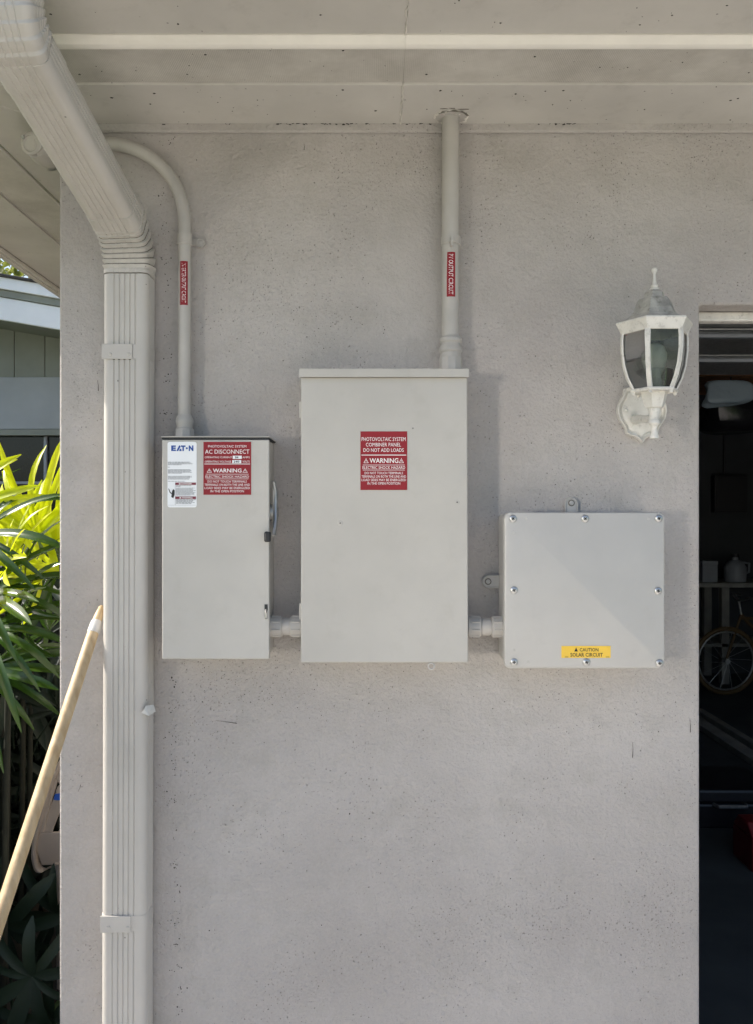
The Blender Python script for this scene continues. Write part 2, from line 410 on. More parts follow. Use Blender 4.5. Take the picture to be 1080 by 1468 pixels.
# dirt flecks on the wall: little clusters down the strip beside the downspout, and scattered ones
rr = random.Random(11)
def fleck(mb, x, z, r, y=-.0006):
    k = rr.randint(5, 7); a0 = rr.random()*6; el = rr.uniform(.45, 1); th = rr.random()*3
    pts = []
    for i in range(k):
        a = a0 + 2*math.pi*i/k; q = r*rr.uniform(.6, 1.1); u, v = q*math.cos(a), q*math.sin(a)*el
        pts.append((x + u*math.cos(th) - v*math.sin(th), y, z + u*math.sin(th) + v*math.cos(th)))
    mb.prism(pts, (0, .0012, 0))
m = MB(); py = 205
while py < 1460:
    cxp = 232 + (py-300)*.022 + (4 if py < 520 else 0) + rr.uniform(-3, 3)
    if py < 280: cxp = 246
    if not (625 < py < 950):
        for i in range(rr.randint(4, 8)):
            p = at(cxp + rr.gauss(0, 4.5), py + rr.gauss(0, 6), 0); fleck(m, p.x, p.z, rr.uniform(.0008, .0022))
    py += rr.uniform(30, 48)
for i in range(220):
    p = at(rr.uniform(90, 1000), rr.uniform(200, 1460), 0); fleck(m, p.x, p.z, .0004 + .0016*rr.random()**3)
for cx, cy, s, k in ((320, 975, 45, 90), (440, 1000, 40, 80), (560, 975, 60, 40), (850, 1010, 50, 30), (820, 320, 30, 30), (500, 470, 45, 60), (640, 260, 40, 20), (905, 610, 30, 26), (400, 420, 50, 40)):
    for i in range(k):
        p = at(cx + rr.gauss(0, s), cy + rr.gauss(0, s*.5), 0)
        if XL+.01 < p.x < XR-.01: fleck(m, p.x, p.z, .0004 + .0010*rr.random()**2)
for (x0, y0, x1, y1) in ((907, 1064, 907, 1086), (112, 1135, 116, 1125), (140, 545, 141, 560), (310, 1033, 340, 1037), (436, 205, 436, 215), (1002-13, 1030, 990, 1050)):
    a, b = at(x0, y0, -.001), at(x1, y1, -.001); m.tube([a, (a+b)/2 + Vector((.001,0,0)), b], [.0002, .0004, .0007], 5)
o = m.build('dirt_flecks', M['dirt'], house); tag(o, kind='stuff')
# droppings and flecks on soffit
m = MB()
for i in range(150):
    d = rr.choice((rr.uniform(.01,.165), rr.uniform(.17,.29), rr.uniform(.33,.48))); x = rr.uniform(XL+.1, .85)
    z = ZS - .0006 if d < .166 else (ZS+.0034 if d < .3 else ZS+.0054)
    r_ = .0006 + .0026*rr.random()**3; k = 6; a0 = rr.random()
    m.prism([(x + r_*rr.uniform(.6,1.3)*math.cos(a0+i2), -d + r_*rr.uniform(.5,1)*math.sin(a0+i2), z) for i2 in (0,1.05,2.1,3.14,4.2,5.2)], (0,0,.0012))
for i in range(70):
    x = rr.choice((rr.uniform(XL+.1, .85), rr.gauss(-.1,.05), rr.gauss(.05,.04), rr.gauss(.38,.03))); r_ = .0005 + .0018*rr.random()**2
    m.tube([(x-r_*rr.uniform(.5,3), -.0096, ZS - rr.uniform(-.001,.003)), (x+r_*rr.uniform(.5,3), -.0098, ZS - rr.uniform(-.001,.003))], r_*.7, 5)
o = m.build('dirt_flecks', M['dirt'], house); tag(o, kind='stuff')

# ------------------------------------------------------------------ downspout
DX, DYC = ax(179.5, -.076), -.043
def ds_profile(w=.093, d=.069, r=.016, gw=.0019, gd=.0022):
    hw, hd = w/2, d/2; P = []
    def corner(cx, cy, a0):
        for i in range(6): a = R(a0 + 90*i/5); P.append((cx + r*math.cos(a), cy + r*math.sin(a)))
    for u in (.0216, .0108, 0, -.0108, -.0216): pass
    corner(hw-r, hd-r, 0)                                  # front (positive b) right
    for u in (.0216, .0108, 0, -.0108, -.0216): P.extend([(u+gw, hd), (u, hd-gd), (u-gw, hd)])
    corner(-hw+r, hd-r, 90)
    for v in (.010, 0, -.010): P.extend([(-hw, v+gw), (-hw+gd*1.5, v), (-hw, v-gw)])
    corner(-hw+r, -hd+r, 180)
    for u in (-.0216, -.0108, 0, .0108, .0216): P.extend([(u-gw, -hd), (u, -hd+gd), (u+gw, -hd)])
    corner(hw-r, -hd+r, 270)
    for v in (-.010, 0, .010): P.extend([(hw, v-gw), (hw-gd*1.5, v), (hw, v+gw)])
    return P
PROF = ds_profile()
def ds_smooth(k): return [(a*k, b*k) for a, b in ds_profile(gd=.0008)]
ds = thing('downspout', (DX, DYC, 0), 'ribbed pale metal downspout bending from the gutter back to the wall', 'downspout')
LEAN = -.006
MB().sweep(PROF, [(DX+LEAN, DYC, .02), (DX+LEAN*.5, DYC, 1.0), (DX, DYC, 2.09)]).build('pipe', M['downspout'], ds, smooth=28)
# lower elbow with pleats
A1 = 71; steps = 88; p = Vector((DX, DYC, 2.092)); path = [p.copy(), Vector((DX, DYC, 2.100))]; sc = [1.025, 1.025]; p = path[-1].copy()
RB = .100; ang = 0; creases = []
for i in range(1, steps+1):
    ang = A1*i/steps; ds_ = RB*R(A1)/steps
    p = p + Vector((-.06*math.sin(R(ang)), -math.sin(R(ang)), math.cos(R(ang))))*ds_
    ph = (i/steps*8) % 1.0
    path.append(p.copy()); sc.append(.975 + .125*(ph if ph < .82 else (1-ph)*4.56))
    if i % 11 == 0: creases.append((len(path)-1))
elb = MB().sweep(ds_smooth(1.0), path, sc).build('elbow', M['downspout'], ds, smooth=22)
for ci in creases[:-1]:                                   # grime settled in the folds
    c0_, t_ = path[ci], (path[min(ci+1, len(path)-1)] - path[ci-1]).normalized()
    MB().sweep(ds_smooth(1.0), [c0_ - t_*.0009, c0_ + t_*.0009], [sc[ci]+.020, sc[ci]+.020]).build('fold_grime', M['grime'], elb)
d = Vector((-.092*math.sin(R(A1)), -math.sin(R(A1)), math.cos(R(A1)))).normalized()
e0 = p.copy(); L_d = .40
MB().sweep(ds_profile(gd=.002), [e0 - d*.012, e0 + d*.035], [1.05, 1.035]).build('collar', M['downspout'], ds, smooth=28)
MB().sweep(PROF, [e0 + d*.03, e0 + d*L_d], [1, 1]).build('sloping_pipe', M['downspout'], ds, smooth=28)
e1 = e0 + d*(L_d-.06); path = [e1]; sc = [1.03]; p = e1 + d*.05; path.append(p.copy()); sc.append(1.03)
for i in range(1, steps+1):
    ang = A1*(1 - i/steps); p = p + Vector((-.05*math.sin(R(ang)), -math.sin(R(ang)), math.cos(R(ang))))*(.075*R(A1)/steps)
    ph = (i/steps*6) % 1.0; path.append(p.copy()); sc.append(1.0 + .085*(ph if ph < .8 else (1-ph)*4))
path.append(p + Vector((0,0,.05))); sc.append(1.0)
MB().sweep(ds_profile(gd=.0016), path, sc).build('elbow', M['downspout'], ds, smooth=22)
# straps
def strap(pyt, pyb, wrap):
    yf = DYC - .0345
    z1, z0 = az(pyt, yf), az(pyb, yf); xo = DX + LEAN*(1 - (z0+z1)/4.4)
    s = MB().sweep([(a*wrap, b*wrap) for a, b in ds_profile(gd=.0001)], [(xo, DYC, z0), (xo, DYC, z1)]).build('strap', M['downspout'], ds, smooth=28)
    MB().box(xo-.0455, xo+.017, yf-.0040, yf-.0012, z0-.0015, z1+.001).build('strap_tab', M['downspout'], s, bevel=.0006)
    for u in (-.028, .010):
        MB().lathe((xo+u, yf-.0040, (z0+z1)/2-.006), (0,-1,0), [(.0038,0),(.0036,.0014),(.0015,.0022)], 10).build('screw', M['downspout'], s, smooth=40)
    for u in (-.0216, -.0108, 0, .0108):
        MB().box(xo+u-.002, xo+u+.002, yf-.0012, yf+.001, z0-.0022, z0-.0002).build('rib_gap_shade', M['dirt'], s)  # dark pieces stand for the shade in the ribs under the strap
strap(494, 514, 1.012); strap(1313, 1335, 1.018)
# scrap of tape on the rounded corner
m = MB(); tp = at(210, 1017, -.072) + Vector((.006, 0, 0))
m.add([tp+Vector(q) for q in ((-.013,-.012,-.004),(.002,-.010,-.011),(.011,.008,-.006),(.008,.006,.008),(-.004,-.010,.010),(-.007,-.0125,.003))], [(0,1,5),(1,2,3),(1,3,4),(1,4,5)])
o = m.build('tape_scrap', M['tape'], base=tp); sm = o.modifiers.new('s', 'SOLIDIFY'); sm.thickness = .0006
tag(o, 'torn scrap of pale tape stuck to the corner of the downspout', 'tape')

# ------------------------------------------------------------------ conduits
def conduit_strap(par, c, r, side, tilt=0):
    s = MB().lathe(c - Vector((0,0,.009)), (0,0,1), [(r+.0005,0),(r+.0024,.0006),(r+.0024,.0174),(r+.0005,.018)], 24).build('strap', M['conduit'], par, smooth=40)
    if side:
        e = Vector((c.x + (r+.015)*side, -.0035, c.z - .003))
        MB().box(min(c.x, e.x), max(c.x, e.x), -.0065, -.001, c.z-.008, c.z+.006).lathe((e.x, -.0005, e.z), (0,-1,0), [(.0100,0),(.0100,.0075),(.0078,.0076),(.0078,.0062)], 18).build('strap_ear', M['conduit'], s, bevel=.001)
        MB().lathe((e.x, -.0066, e.z), (0,-1,0), [(.0052,0),(.005,.0015),(.002,.0026)], 12).build('screw', M['conduit'], s, smooth=40)
    return s
def red_tag(par, cx, yf, px0, px1, py0, py1, text, curve_r):
    x0, x1, z1, z0 = ax(px0, yf), ax(px1, yf), az(py0, yf), az(py1, yf)
    n = 7; w = (x1-x0)/2; xm = (x0+x1)/2; rings = []
    yc = yf + curve_r
    for z in (z0, z1):
        top = []; bot = []
        for i in range(n):
            u = -w + 2*w*i/(n-1); ang = (xm + u - cx)/curve_r
            top.append(Vector((cx + curve_r*1.012*math.sin(ang), yc - curve_r*1.012*math.cos(ang), z)))
            bot.append(Vector((cx + curve_r*.99*math.sin(ang), yc - curve_r*.99*math.cos(ang), z)))
        rings.append(top + bot[::-1])
    t = MB().rings(rings).build('warning_tag', M['red_label'], par, smooth=50)
    m = MB(); text_geo(m, text, xm, (z0+z1)/2, (z1-z0)*.90, (x1-x0)*.50, 0, rot=-math.pi/2, bold=0)
    m.v = [Vector((cx + curve_r*1.03*math.sin((v.x-cx)/curve_r), yc - curve_r*1.03*math.cos((v.x-cx)/curve_r), v.z)) for v in m.v]
    m.build('lettering', M['white_ink'], t)
def hub(par, c, axis, prof, mat=None, flats=0):
    return MB().lathe(c, axis, prof, flats or 24).build('connector', mat or M['conduit'], par, smooth=35)

# inverter output conduit: bends out of the elbow fitting behind the downspout, down into the disconnect
IX, IY, IR = ax(265, -.03), -.030, .0132
c1 = thing('conduit', (IX, IY, 1.75), 'thin painted conduit curving from the wall corner down into the disconnect, with red tag', 'conduit', 'painted conduits on the wall')
ztop = az(206, IY); RBND = .165
path = [(XL-.012, IY, ztop), (IX-RBND, IY, ztop)]
for i in range(1, 15):
    a = R(90*i/14); path.append((IX - RBND + RBND*math.sin(a), IY, ztop - RBND + RBND*math.cos(a)))
path += [(IX, IY, 2.0), (IX - .001, IY, az(597, IY))]
MB().tube(path, IR, 20).build('pipe', M['conduit'], c1, smooth=40)
conduit_strap(c1, Vector((IX, IY, az(341, IY))), IR, 1)
MB().lathe((IX, IY, az(352, IY)), (0,0,1), [(IR+.0001,0),(IR+.0022,.001),(IR+.0022,.012),(IR+.0001,.013)], 24).build('coupling', M['conduit'], c1, smooth=40)
red_tag(c1, IX, IY-IR, 258, 269.5, 374, 437, 'INVERTER OUTPUT CIRCUIT', IR)
zb = az(626, IY)
hub(c1, (IX, IY, zb), (0,0,1), [(.019,-.004),(.019,.016),(.0165,.018),(.0165,.024),(.018,.028),(.0185,.034),(.0172,.038),(.0145,.044),(.0134,.046)])
MB().lathe((IX, IY, zb-.001), (0,0,1), [(.0205,0),(.0205,.015)], 8).build('lock_nut', M['conduit'], c1, bevel=.001)
# elbow fitting at the corner
lb = thing('conduit_elbow_fitting', (XL-.03, IY, ztop), 'rounded painted elbow fitting with screwed cover at the wall corner behind the downspout', 'fitting')
q = Vector((XL-.028, IY-.004, ztop))
MB().lathe((XL+.012, IY, ztop), (-1,0,0), [(.0165,0),(.0185,.004),(.0185,.026),(.017,.03)], 20).build('hub', M['conduit'], lb, smooth=35)
MB().tube([at(84, 206, IY), at(66, 208, -.035), at(52, 208, -.04)], [.017, .024, .026], 20).build('body', M['conduit'], lb, smooth=50)
MB().tube([at(52, 210, -.04), at(62, 222, -.01), at(74, 230, .03)], [.025, .0235, .019], 20).build('turned_body', M['conduit'], lb, smooth=50)
MB().tube([at(73, 228, .03), at(76.5, 243, .034)], [.0115, .0115], 8).build('drop_nut', M['galv'], lb)
cn = Vector((-.35,-.80,-.45)).normalized(); c0 = at(47, 205, -.055)
rg = lambda k, h: [c0 + cn*h + (Vector((.9,-.35,-.07)).normalized()*math.cos(a)*.028 + Vector((.1,-.42,.9)).normalized()*math.sin(a)*.022)*k for a in [2*math.pi*i/24 for i in range(24)]]
cv = MB().rings([rg(.98,-.008), rg(1.02,.0), rg(1.0,.004), rg(.72,.007), rg(.66,.004), rg(.3,.004)]).build('cover', M['conduit'], lb, smooth=35)
MB().lathe(at(36.5, 196, -.055) + cn*.006, cn, [(.0042,0),(.004,.003),(.0015,.0042)], 10).build('screw', M['galv'], cv, smooth=35)

# photovoltaic output conduit: soffit to combiner panel
PX, PY, PR = ax(646.5, -.036), -.036, .0183
c2 = thing('conduit', (PX, PY, 1.89), 'thick painted conduit dropping from the soffit into the tall combiner panel, with red tag', 'conduit', 'painted conduits on the wall')
MB().tube([(PX, PY, ZS+.05), (PX-.0008, PY, 2.2), (PX-.001, PY, az(492, PY))], [PR, PR, PR*.97], 24).build('pipe', M['conduit'], c2, smooth=40)
st = conduit_strap(c2, Vector((PX, PY, az(346, PY))), PR, 0)
MB().box(PX-.0025, PX+.0025, PY-PR-.012, PY-PR+.003, az(352, PY-.03), az(338, PY-.03)).build('clamp_tab', M['conduit'], st, bevel=.001)
MB().tube([(PX-.006, PY-PR-.008, az(344, PY-.03)), (PX+.006, PY-PR-.008, az(344, PY-.03))], .0022, 8).build('bolt', M['conduit'], st)
red_tag(c2, PX, PY-PR, 640.5, 653, 361, 425, 'PV OUTPUT CIRCUIT', PR)
zb = az(527, PY)
hub(c2, (PX, PY, zb), (0,0,1), [(.0225,-.01),(.0225,.024),(.0215,.026),(.0215,.030),(.0245,.034),(.0245,.040),(.0215,.045),(.0205,.050),(.0235,.054),(.0235,.060),(.0195,.064),(.0186,.066)])
MB().lathe((PX, PY, zb-.012), (0,0,1), [(.0238,0),(.0238,.033)], 10).build('lock_nut', M['conduit'], c2, bevel=.001)
# torn hole and caulk round the pipe at the soffit
m = MB(); rr = random.Random(5)
for i in range(26):
    a = 2*math.pi*i/26; r0 = .021 + rr.uniform(0, .007); p = Vector((PX + r0*math.cos(a)*1.25, PY + r0*math.sin(a), ZS - rr.uniform(.000,.002)))
    m.ball(p, rr.uniform(.002,.0055), 7, 5, rr.uniform(.3,.7))
m.build('caulk_ring', M['caulk'], c2, smooth=60)
def ragged(cx, cy, rx, ry, z, n, jit, seed):
    r_ = random.Random(seed); return [(cx + rx*r_.uniform(1-jit, 1+jit)*math.cos(2*math.pi*i/n), cy + ry*r_.uniform(1-jit, 1+jit)*math.sin(2*math.pi*i/n), z) for i in range(n)]
MB().prism(ragged(PX+.002, PY-.006, .036, .027, ZS-.0016, 34, .10, 4), (0,0,.0012)).build('torn_flange', M['caulk'], c2)
MB().prism(ragged(PX+.004, PY-.012, .030, .0225, ZS-.0021, 34, .16, 6), (0,0,.0004)).build('torn_edge', M['grime'], c2)
MB().prism(ragged(PX+.001, PY-.005, .0325, .0245, ZS-.0032, 34, .05, 8), (0,0,.0010)).build('flange_lip', M['conduit'], c2)
for dx_, dy_, rx_ in ((-.020, -.038, .008), (.022, -.036, .012), (.0, -.040, .006)):
    MB().prism(ragged(PX+dx_, PY+dy_, rx_, .0014, ZS-.0009, 9, .45, int(1000*abs(dx_))+3), (0,0,.0006)).build('paint_chip', M['grime'], c2)

# ------------------------------------------------------------------ labels
def plate(par, x0, x1, z0, z1, y, mat, name='warning_label'):
    return MB().box(x0, x1, y-.0007, y, z0, z1).build(name, mat, par)
class Label:
    """draws in photo-crop units u (0..1 across) and v (0..1 down) on a plate"""
    def __init__(s, x0, x1, z0, z1, y): s.x0, s.x1, s.z0, s.z1, s.y = x0, x1, z0, z1, y; s.m = {}
    def mb(s, k): return s.m.setdefault(k, MB())
    def text(s, k, t, u0, u1, v0, v1, bold=.0):
        W, H = s.x1-s.x0, s.z1-s.z0
        text_geo(s.mb(k), t, s.x0 + W*(u0+u1)/2, s.z1 - H*(v0+v1)/2, W*(u1-u0), H*(v1-v0), s.y, bold=bold)
    def poly(s, k, pts, lift=0):
        W, H = s.x1-s.x0, s.z1-s.z0
        s.mb(k).add([(s.x0 + W*u, s.y - lift, s.z1 - H*v) for u, v in pts], [tuple(range(len(pts)))])
    def rect(s, k, u0, u1, v0, v1, lift=0): s.poly(k, [(u0,v1),(u1,v1),(u1,v0),(u0,v0)], lift)
    def tri(s, k, uc, v0, v1, hw, t):
        asp = (s.z1-s.z0)/(s.x1-s.x0); tv = t; tu = t*asp
        s.poly(k, [(uc-hw, v1), (uc+hw, v1), (uc+hw-tu*1.7, v1-tv), (uc-hw+tu*1.7, v1-tv)])
        s.poly(k, [(uc-hw, v1), (uc-hw+tu*1.7, v1-tv), (uc, v0+tv*2), (uc, v0)])
        s.poly(k, [(uc+hw, v1), (uc, v0), (uc, v0+tv*2), (uc+hw-tu*1.7, v1-tv)])
        s.rect(k, uc-.006, uc+.006, v0+(v1-v0)*.42, v1-(v1-v0)*.3)
    def done(s, par, names):
        for k, mb in s.m.items(): mb.build(names.get(k, 'lettering'), M[k], par)

# ------------------------------------------------------------------ disconnect switch box
YD = -.10
x0, x1, z1, z0 = ax(232.5, YD), ax(386, YD), az(627, YD), az(945, YD)
db = thing('disconnect_box', ((x0+x1)/2, 0, z0), 'narrow grey disconnect box with white and red labels and side lever', 'electrical box')
MB().box(x0+.003, x1-.003, YD+.014, -.0005, z0+.004, z1-.004).build('enclosure', M['box'], db, bevel=.003)
door = MB().box(x0, x1, YD, YD+.0135, z0, z1-.0045).build('door', M['box'], db, bevel=.0022, seg=3)
MB().box(x0-.0005, x1+.0005, YD-.0022, -.002, z1-.0035, z1-.0005).build('rain_lip', M['dark_gasket'], db, bevel=.0006)
MB().box(x0-.0015, x1+.001, YD-.003, -.001, z1, z1+.0022).build('top_edge', M['box'], db, bevel=.0008)
# red label
l0, l1, lt, lb_ = ax(292, YD), ax(360.3, YD), az(633.5, YD), az(709.3, YD)
p_ = plate(db, l0, l1, lb_, lt, YD-.0002, M['red_label'])
q = Label(l0, l1, lb_, lt, YD-.0014)
q.text('white_ink', 'PHOTOVOLTAIC SYSTEM', .10, .90, .062, .108, 0.0)
q.text('white_ink', 'AC DISCONNECT', .035, .965, .145, .225, 0.0)
q.text('white_ink', 'OPERATING CURRENT', .03, .60, .275, .310, 0.0); q.text('white_ink', 'AMPS', .82, .97, .275, .310, 0.0)
q.text('white_ink', 'OPERATING VOLTAGE', .03, .58, .355, .392, 0.0); q.text('white_ink', 'VOLTS', .82, .97, .355, .392, 0.0)
q.rect('white_label', .615, .805, .262, .322); q.rect('white_label', .605, .795, .345, .405)
q.rect('white_ink', .02, .98, .413, .424)
q.tri('white_ink', .125, .505, .580, .055, .007); q.tri('white_ink', .875, .505, .580, .055, .007)
q.text('white_ink', 'WARNING', .20, .80, .505, .580, .014)
q.rect('white_ink', .05, .95, .607, .614)
q.text('white_ink', 'ELECTRIC SHOCK HAZARD', .045, .955, .635, .680, 0.0)
q.rect('white_ink', .05, .95, .697, .704)
for i, t in enumerate(('DO NOT TOUCH TERMINALS', 'TERMINALS ON BOTH THE LINE AND', 'LOAD SIDES MAY BE ENERGIZED', 'IN THE OPEN POSITION')):
    w = (.82, .95, .95, .70)[i]; v = .728 + .0615*i
    q.text('white_ink', t, .5-w/2, .5+w/2, v, v+.042, 0)
q.done(p_, {'white_label': 'number_field'})
q2 = Label(l0, l1, lb_, lt, YD-.0020)
q2.text('black_ink', '84', .665, .735, .272, .314, .02); q2.text('black_ink', '240', .635, .755, .355, .396, .02)
q2.done(p_, {})
# white maker's label
l0, l1, lt, lb_ = ax(240.5, YD), ax(282.3, YD), az(633.5, YD), az(727.5, YD)
cr = .0045; pts = []
for cx, cz, a0 in ((l1-cr, lt-cr, 0), (l0+cr, lt-cr, 90), (l0+cr, lb_+cr, 180), (l1-cr, lb_+cr, 270)):
    for i in range(5): a = R(a0 + 22.5*i); pts.append((cx + cr*math.cos(a), YD-.0009, cz + cr*math.sin(a)))
p_ = MB().prism(pts, (0,.0007,0)).build('maker_label', M['white_label'], db)
q = Label(l0, l1, lb_, lt, YD-.0014)
q.text('blue_ink', 'E', .13, .29, .055, .140, .06)
q.poly('blue_ink', [(.305,.140),(.37,.140),(.45,.075),(.43,.055),(.40,.055)]); q.poly('blue_ink', [(.40,.140),(.49,.140),(.47,.105),(.43,.105)])
q.text('blue_ink', 'T', .46, .62, .055, .140, .06)
q.poly('blue_ink', [(.665+.034*math.cos(a), .098+.0155*math.sin(a)) for a in [2*math.pi*i/14 for i in range(14)]])
q.text('blue_ink', 'N', .73, .89, .055, .140, .06)
rr = random.Random(2)
def lines(v0, n, dv, u0=.03, u1=.95):
    v = v0
    for i in range(n):
        u = u0; end = u1 - (rr.uniform(.1, .4) if i == n-1 else rr.uniform(0, .12))
        while u < end:
            w = rr.uniform(.03, .11); q.rect('grey_ink', u, min(u+w, end), v, v+dv*.55); u += w + .018
        v += dv
lines(.305, 4, .0135, .02, .88); lines(.382, 1, .014, .02, .45); lines(.420, 5, .0135, .02, .88); lines(.520, 4, .0145, .02, .85); lines(.597, 1, .013, .02, .98)
q.rect('maroon_ink', .27, .98, .620, .657); q.rect('maroon_ink', .27, .98, .832, .872)
lines(.664, 2, .014, .30, .85); lines(.70, 9, .0135, .30, .98); lines(.878, 5, .0145, .30, .98); lines(.972, 1, .012, .02, .12)
q.rect('grey_ink', .265, .275, .62, .965); q.rect('grey_ink', .02, .98, .963, .966)
q.poly('black_ink', [(.13,.84),(.20,.86),(.245,.81),(.25,.74),(.20,.72),(.16,.75)]); q.poly('black_ink', [(.03,.715),(.05,.71),(.10,.76),(.16,.79),(.15,.80),(.08,.775)])
q.done(p_, {'maroon_ink': 'warning_band', 'blue_ink': 'lettering', 'grey_ink': 'small_print', 'black_ink': 'pictogram'})
q2 = Label(l0, l1, lb_, lt, YD-.0020)
q2.text('white_ink', 'DANGER', .48, .84, .627, .650, .02); q2.text('white_ink', 'WARNING', .50, .86, .839, .864, .02)
q2.rect('white_ink', .40, .45, .631, .650); q2.rect('white_ink', .42, .47, .843, .864)
q2.done(p_, {})
# lever on the right side, with black grip
hb = MB()
hp = [at(388.5, 690, -.075), at(391, 705, -.070), at(391, 748, -.075), at(387.5, 768, -.098)]
for i, a in enumerate(hp): a.x = x1 + (.006, .009, .010, .009)[i]
hb.tube(hp, [.004, .0048, .0048, .0042], 10)
lev = hb.build('lever', M['galv'], db, smooth=40)
MB().lathe((x1-.004, -.06, az(735, -.06)), (1,0,0), [(.017,0),(.017,.009),(.010,.012),(.010,.018)], 18).build('lever_pivot', M['galv'], db, smooth=35)
MB().box(x1+.004, x1+.010, -.075, -.055, az(760,-.06), az(700,-.06)).build('lever_plate', M['box'], db, bevel=.001)
gx = ax(383.2, -.112)
MB().box(gx-.006, gx+.007, -.116, -.1025, az(777, -.11), az(762, -.11)).build('lever_grip', M['black_plastic'], db, bevel=.0035, seg=3)
# latch
lx = ax(381.5, YD); lz = az(877, YD)
pl = MB().box(lx-.0028, lx+.0035, YD-.0012, YD-.0002, lz+.003, lz+.015).build('latch_slot', M['dark_gasket'], db)
MB().tube([(lx, YD-.001, lz+.004), (lx+.001, YD-.007, lz-.002), (lx+.001, YD-.006, lz-.010), (lx, YD-.001, lz-.013)], .0024, 8).build('latch', M['steel'], db, smooth=40)

# ------------------------------------------------------------------ combiner panel
YC = -.105
x0, x1, z1, z0 = ax(431.5, YC), ax(671.5, YC), az(529, YC), az(950, YC)
cb = thing('combiner_panel', ((x0+x1)/2, 0, z0), 'tall grey combiner panel in the middle of the wall with one square red label', 'electrical box')
MB().box(x0+.004, x1-.004, YC+.0145, -.0005, z0+.004, z1-.006).build('enclosure', M['box2'], cb, bevel=.003)
m = MB().prism([(x0, YC, z0), (x1, YC, z0), (x1-.002, YC, z1-.0165), (x0+.0005, YC, z1-.0165)], (0, .0140, 0)).build('door', M['box2'], cb, bevel=.0022, seg=3)
hood = MB().prism([(0,YC-.010,z1-.0178),(0,YC-.0105,z1-.001),(0,-.002,z1+.004),(0,-.002,z1+.0015),(0,YC-.0085,z1-.003),(0,YC-.008,z1-.0178)], (x1-x0+.003,0,0))
hood.v = [v + Vector((x0-.0025,0,0)) for v in hood.v]
hood.build('rain_hood', M['box2'], cb, bevel=.0006)
MB().box(x0-.0015, x1, YC-.0075, YC+.02, z1-.0145, z1-.0045).build('hood_lining', M['box2'], cb)
for pyh in (588, 876):
    zh = az(pyh, -.09)
    h = MB().lathe((x0-.0012, YC+.013, zh-.016), (0,0,1), [(.0035,0),(.0035,.032)], 12).build('hinge', M['box2'], cb, smooth=40)
    MB().box(x0-.0035, x0+.003, YC+.016, YC+.040, zh-.014, zh+.014).build('hinge_leaf', M['box2'], h, bevel=.0008)
for px, py in ((488, 750), (655.5, 720)):
    p = at(px, py, YC)
    s = MB().lathe(p, (0,-1,0), [(.0052,0),(.0048,.0005),(.003,.0008)], 14).build('filled_hole', M['box2'], cb, smooth=40)
    MB().lathe(p + Vector((0,-.0008,0)), (0,-1,0), [(.0014,0),(.001,.0006)], 8).build('screw', M['dark_gasket'], cb)
p = at(618.5, 955, YC+.004)
MB().tube([p + Vector((.0062*math.cos(a), 0, .0062*math.sin(a))) for a in [2*math.pi*i/16 for i in range(17)]], .0016, 8, False).build('hasp_ring', M['steel'], cb, smooth=60)
l0, l1, lt, lb_ = ax(517, YC), ax(584, YC), az(618.5, YC), az(702.5, YC)
p_ = plate(cb, l0, l1, lb_, lt, YC-.0002, M['red_label'])
q = Label(l0, l1, lb_, lt, YC-.0014)
q.text('white_ink', 'PHOTOVOLTAIC SYSTEM', .025, .965, .100, .165, 0.0)
q.text('white_ink', 'COMBINER PANEL', .115, .865, .195, .258, 0.0)
q.text('white_ink', 'DO NOT ADD LOADS', .065, .925, .288, .350, 0.0)
q.rect('white_ink', .02, .98, .398, .410)
q.tri('white_ink', .12, .457, .540, .053, .007); q.tri('white_ink', .875, .457, .540, .053, .007)
q.text('white_ink', 'WARNING', .195, .81, .457, .540, .012)
q.rect('white_ink', .05, .95, .570, .577)
q.text('white_ink', 'ELECTRIC SHOCK HAZARD', .045, .955, .593, .642, 0.0)
q.rect('white_ink', .05, .95, .656, .663)
for i, t in enumerate(('DO NOT TOUCH TERMINALS', 'TERMINALS ON BOTH THE LINE AND', 'LOAD SIDES MAY BE ENERGIZED', 'IN THE OPEN POSITION')):
    w = (.82, .95, .95, .70)[i]; v = .690 + .0590*i
    q.text('white_ink', t, .5-w/2, .5+w/2, v, v+.041, 0)
q.done(p_, {})

# ------------------------------------------------------------------ solar circuit junction box
YJ = -.11
x0, x1, z1, z0 = ax(723.5, YJ), ax(953.5, YJ), az(734.5, YJ), az(958.5, YJ)
jb = thing('junction_box', ((x0+x1)/2, 0, z0), 'square grey junction box with eight screws and a yellow caution label', 'electrical box')
def rrect(x0, x1, z0, z1, r, y, n=6):
    P = []
    for cx, cz, a0 in ((x1-r, z1-r, 0), (x0+r, z1-r, 90), (x0+r, z0+r, 180), (x1-r, z0+r, 270)):
        for i in range(n+1): a = R(a0 + 90*i/n); P.append(Vector((cx + r*math.cos(a), y, cz + r*math.sin(a))))
    return P
def rr_stack(lst, r): return [rrect(x0+i, x1-i, z0+i, z1-i, r-i*.5, y) for i, y in lst]
MB().rings(rr_stack([(.0035, YJ+.0195), (.0045, -.0005)], .011)).build('enclosure', M['pvc'], jb, smooth=40)
MB().rings(rr_stack([(.006, YJ+.0225), (.006, YJ+.0186)], .011)).build('gasket', M['dark_gasket'], jb, smooth=40)
MB().rings(rr_stack([(.0012, YJ+.0185), (0, YJ+.0175), (0, YJ+.0038), (.0012, YJ+.0012), (.0036, YJ)], .012)).build('cover', M['pvc'], jb, smooth=30)
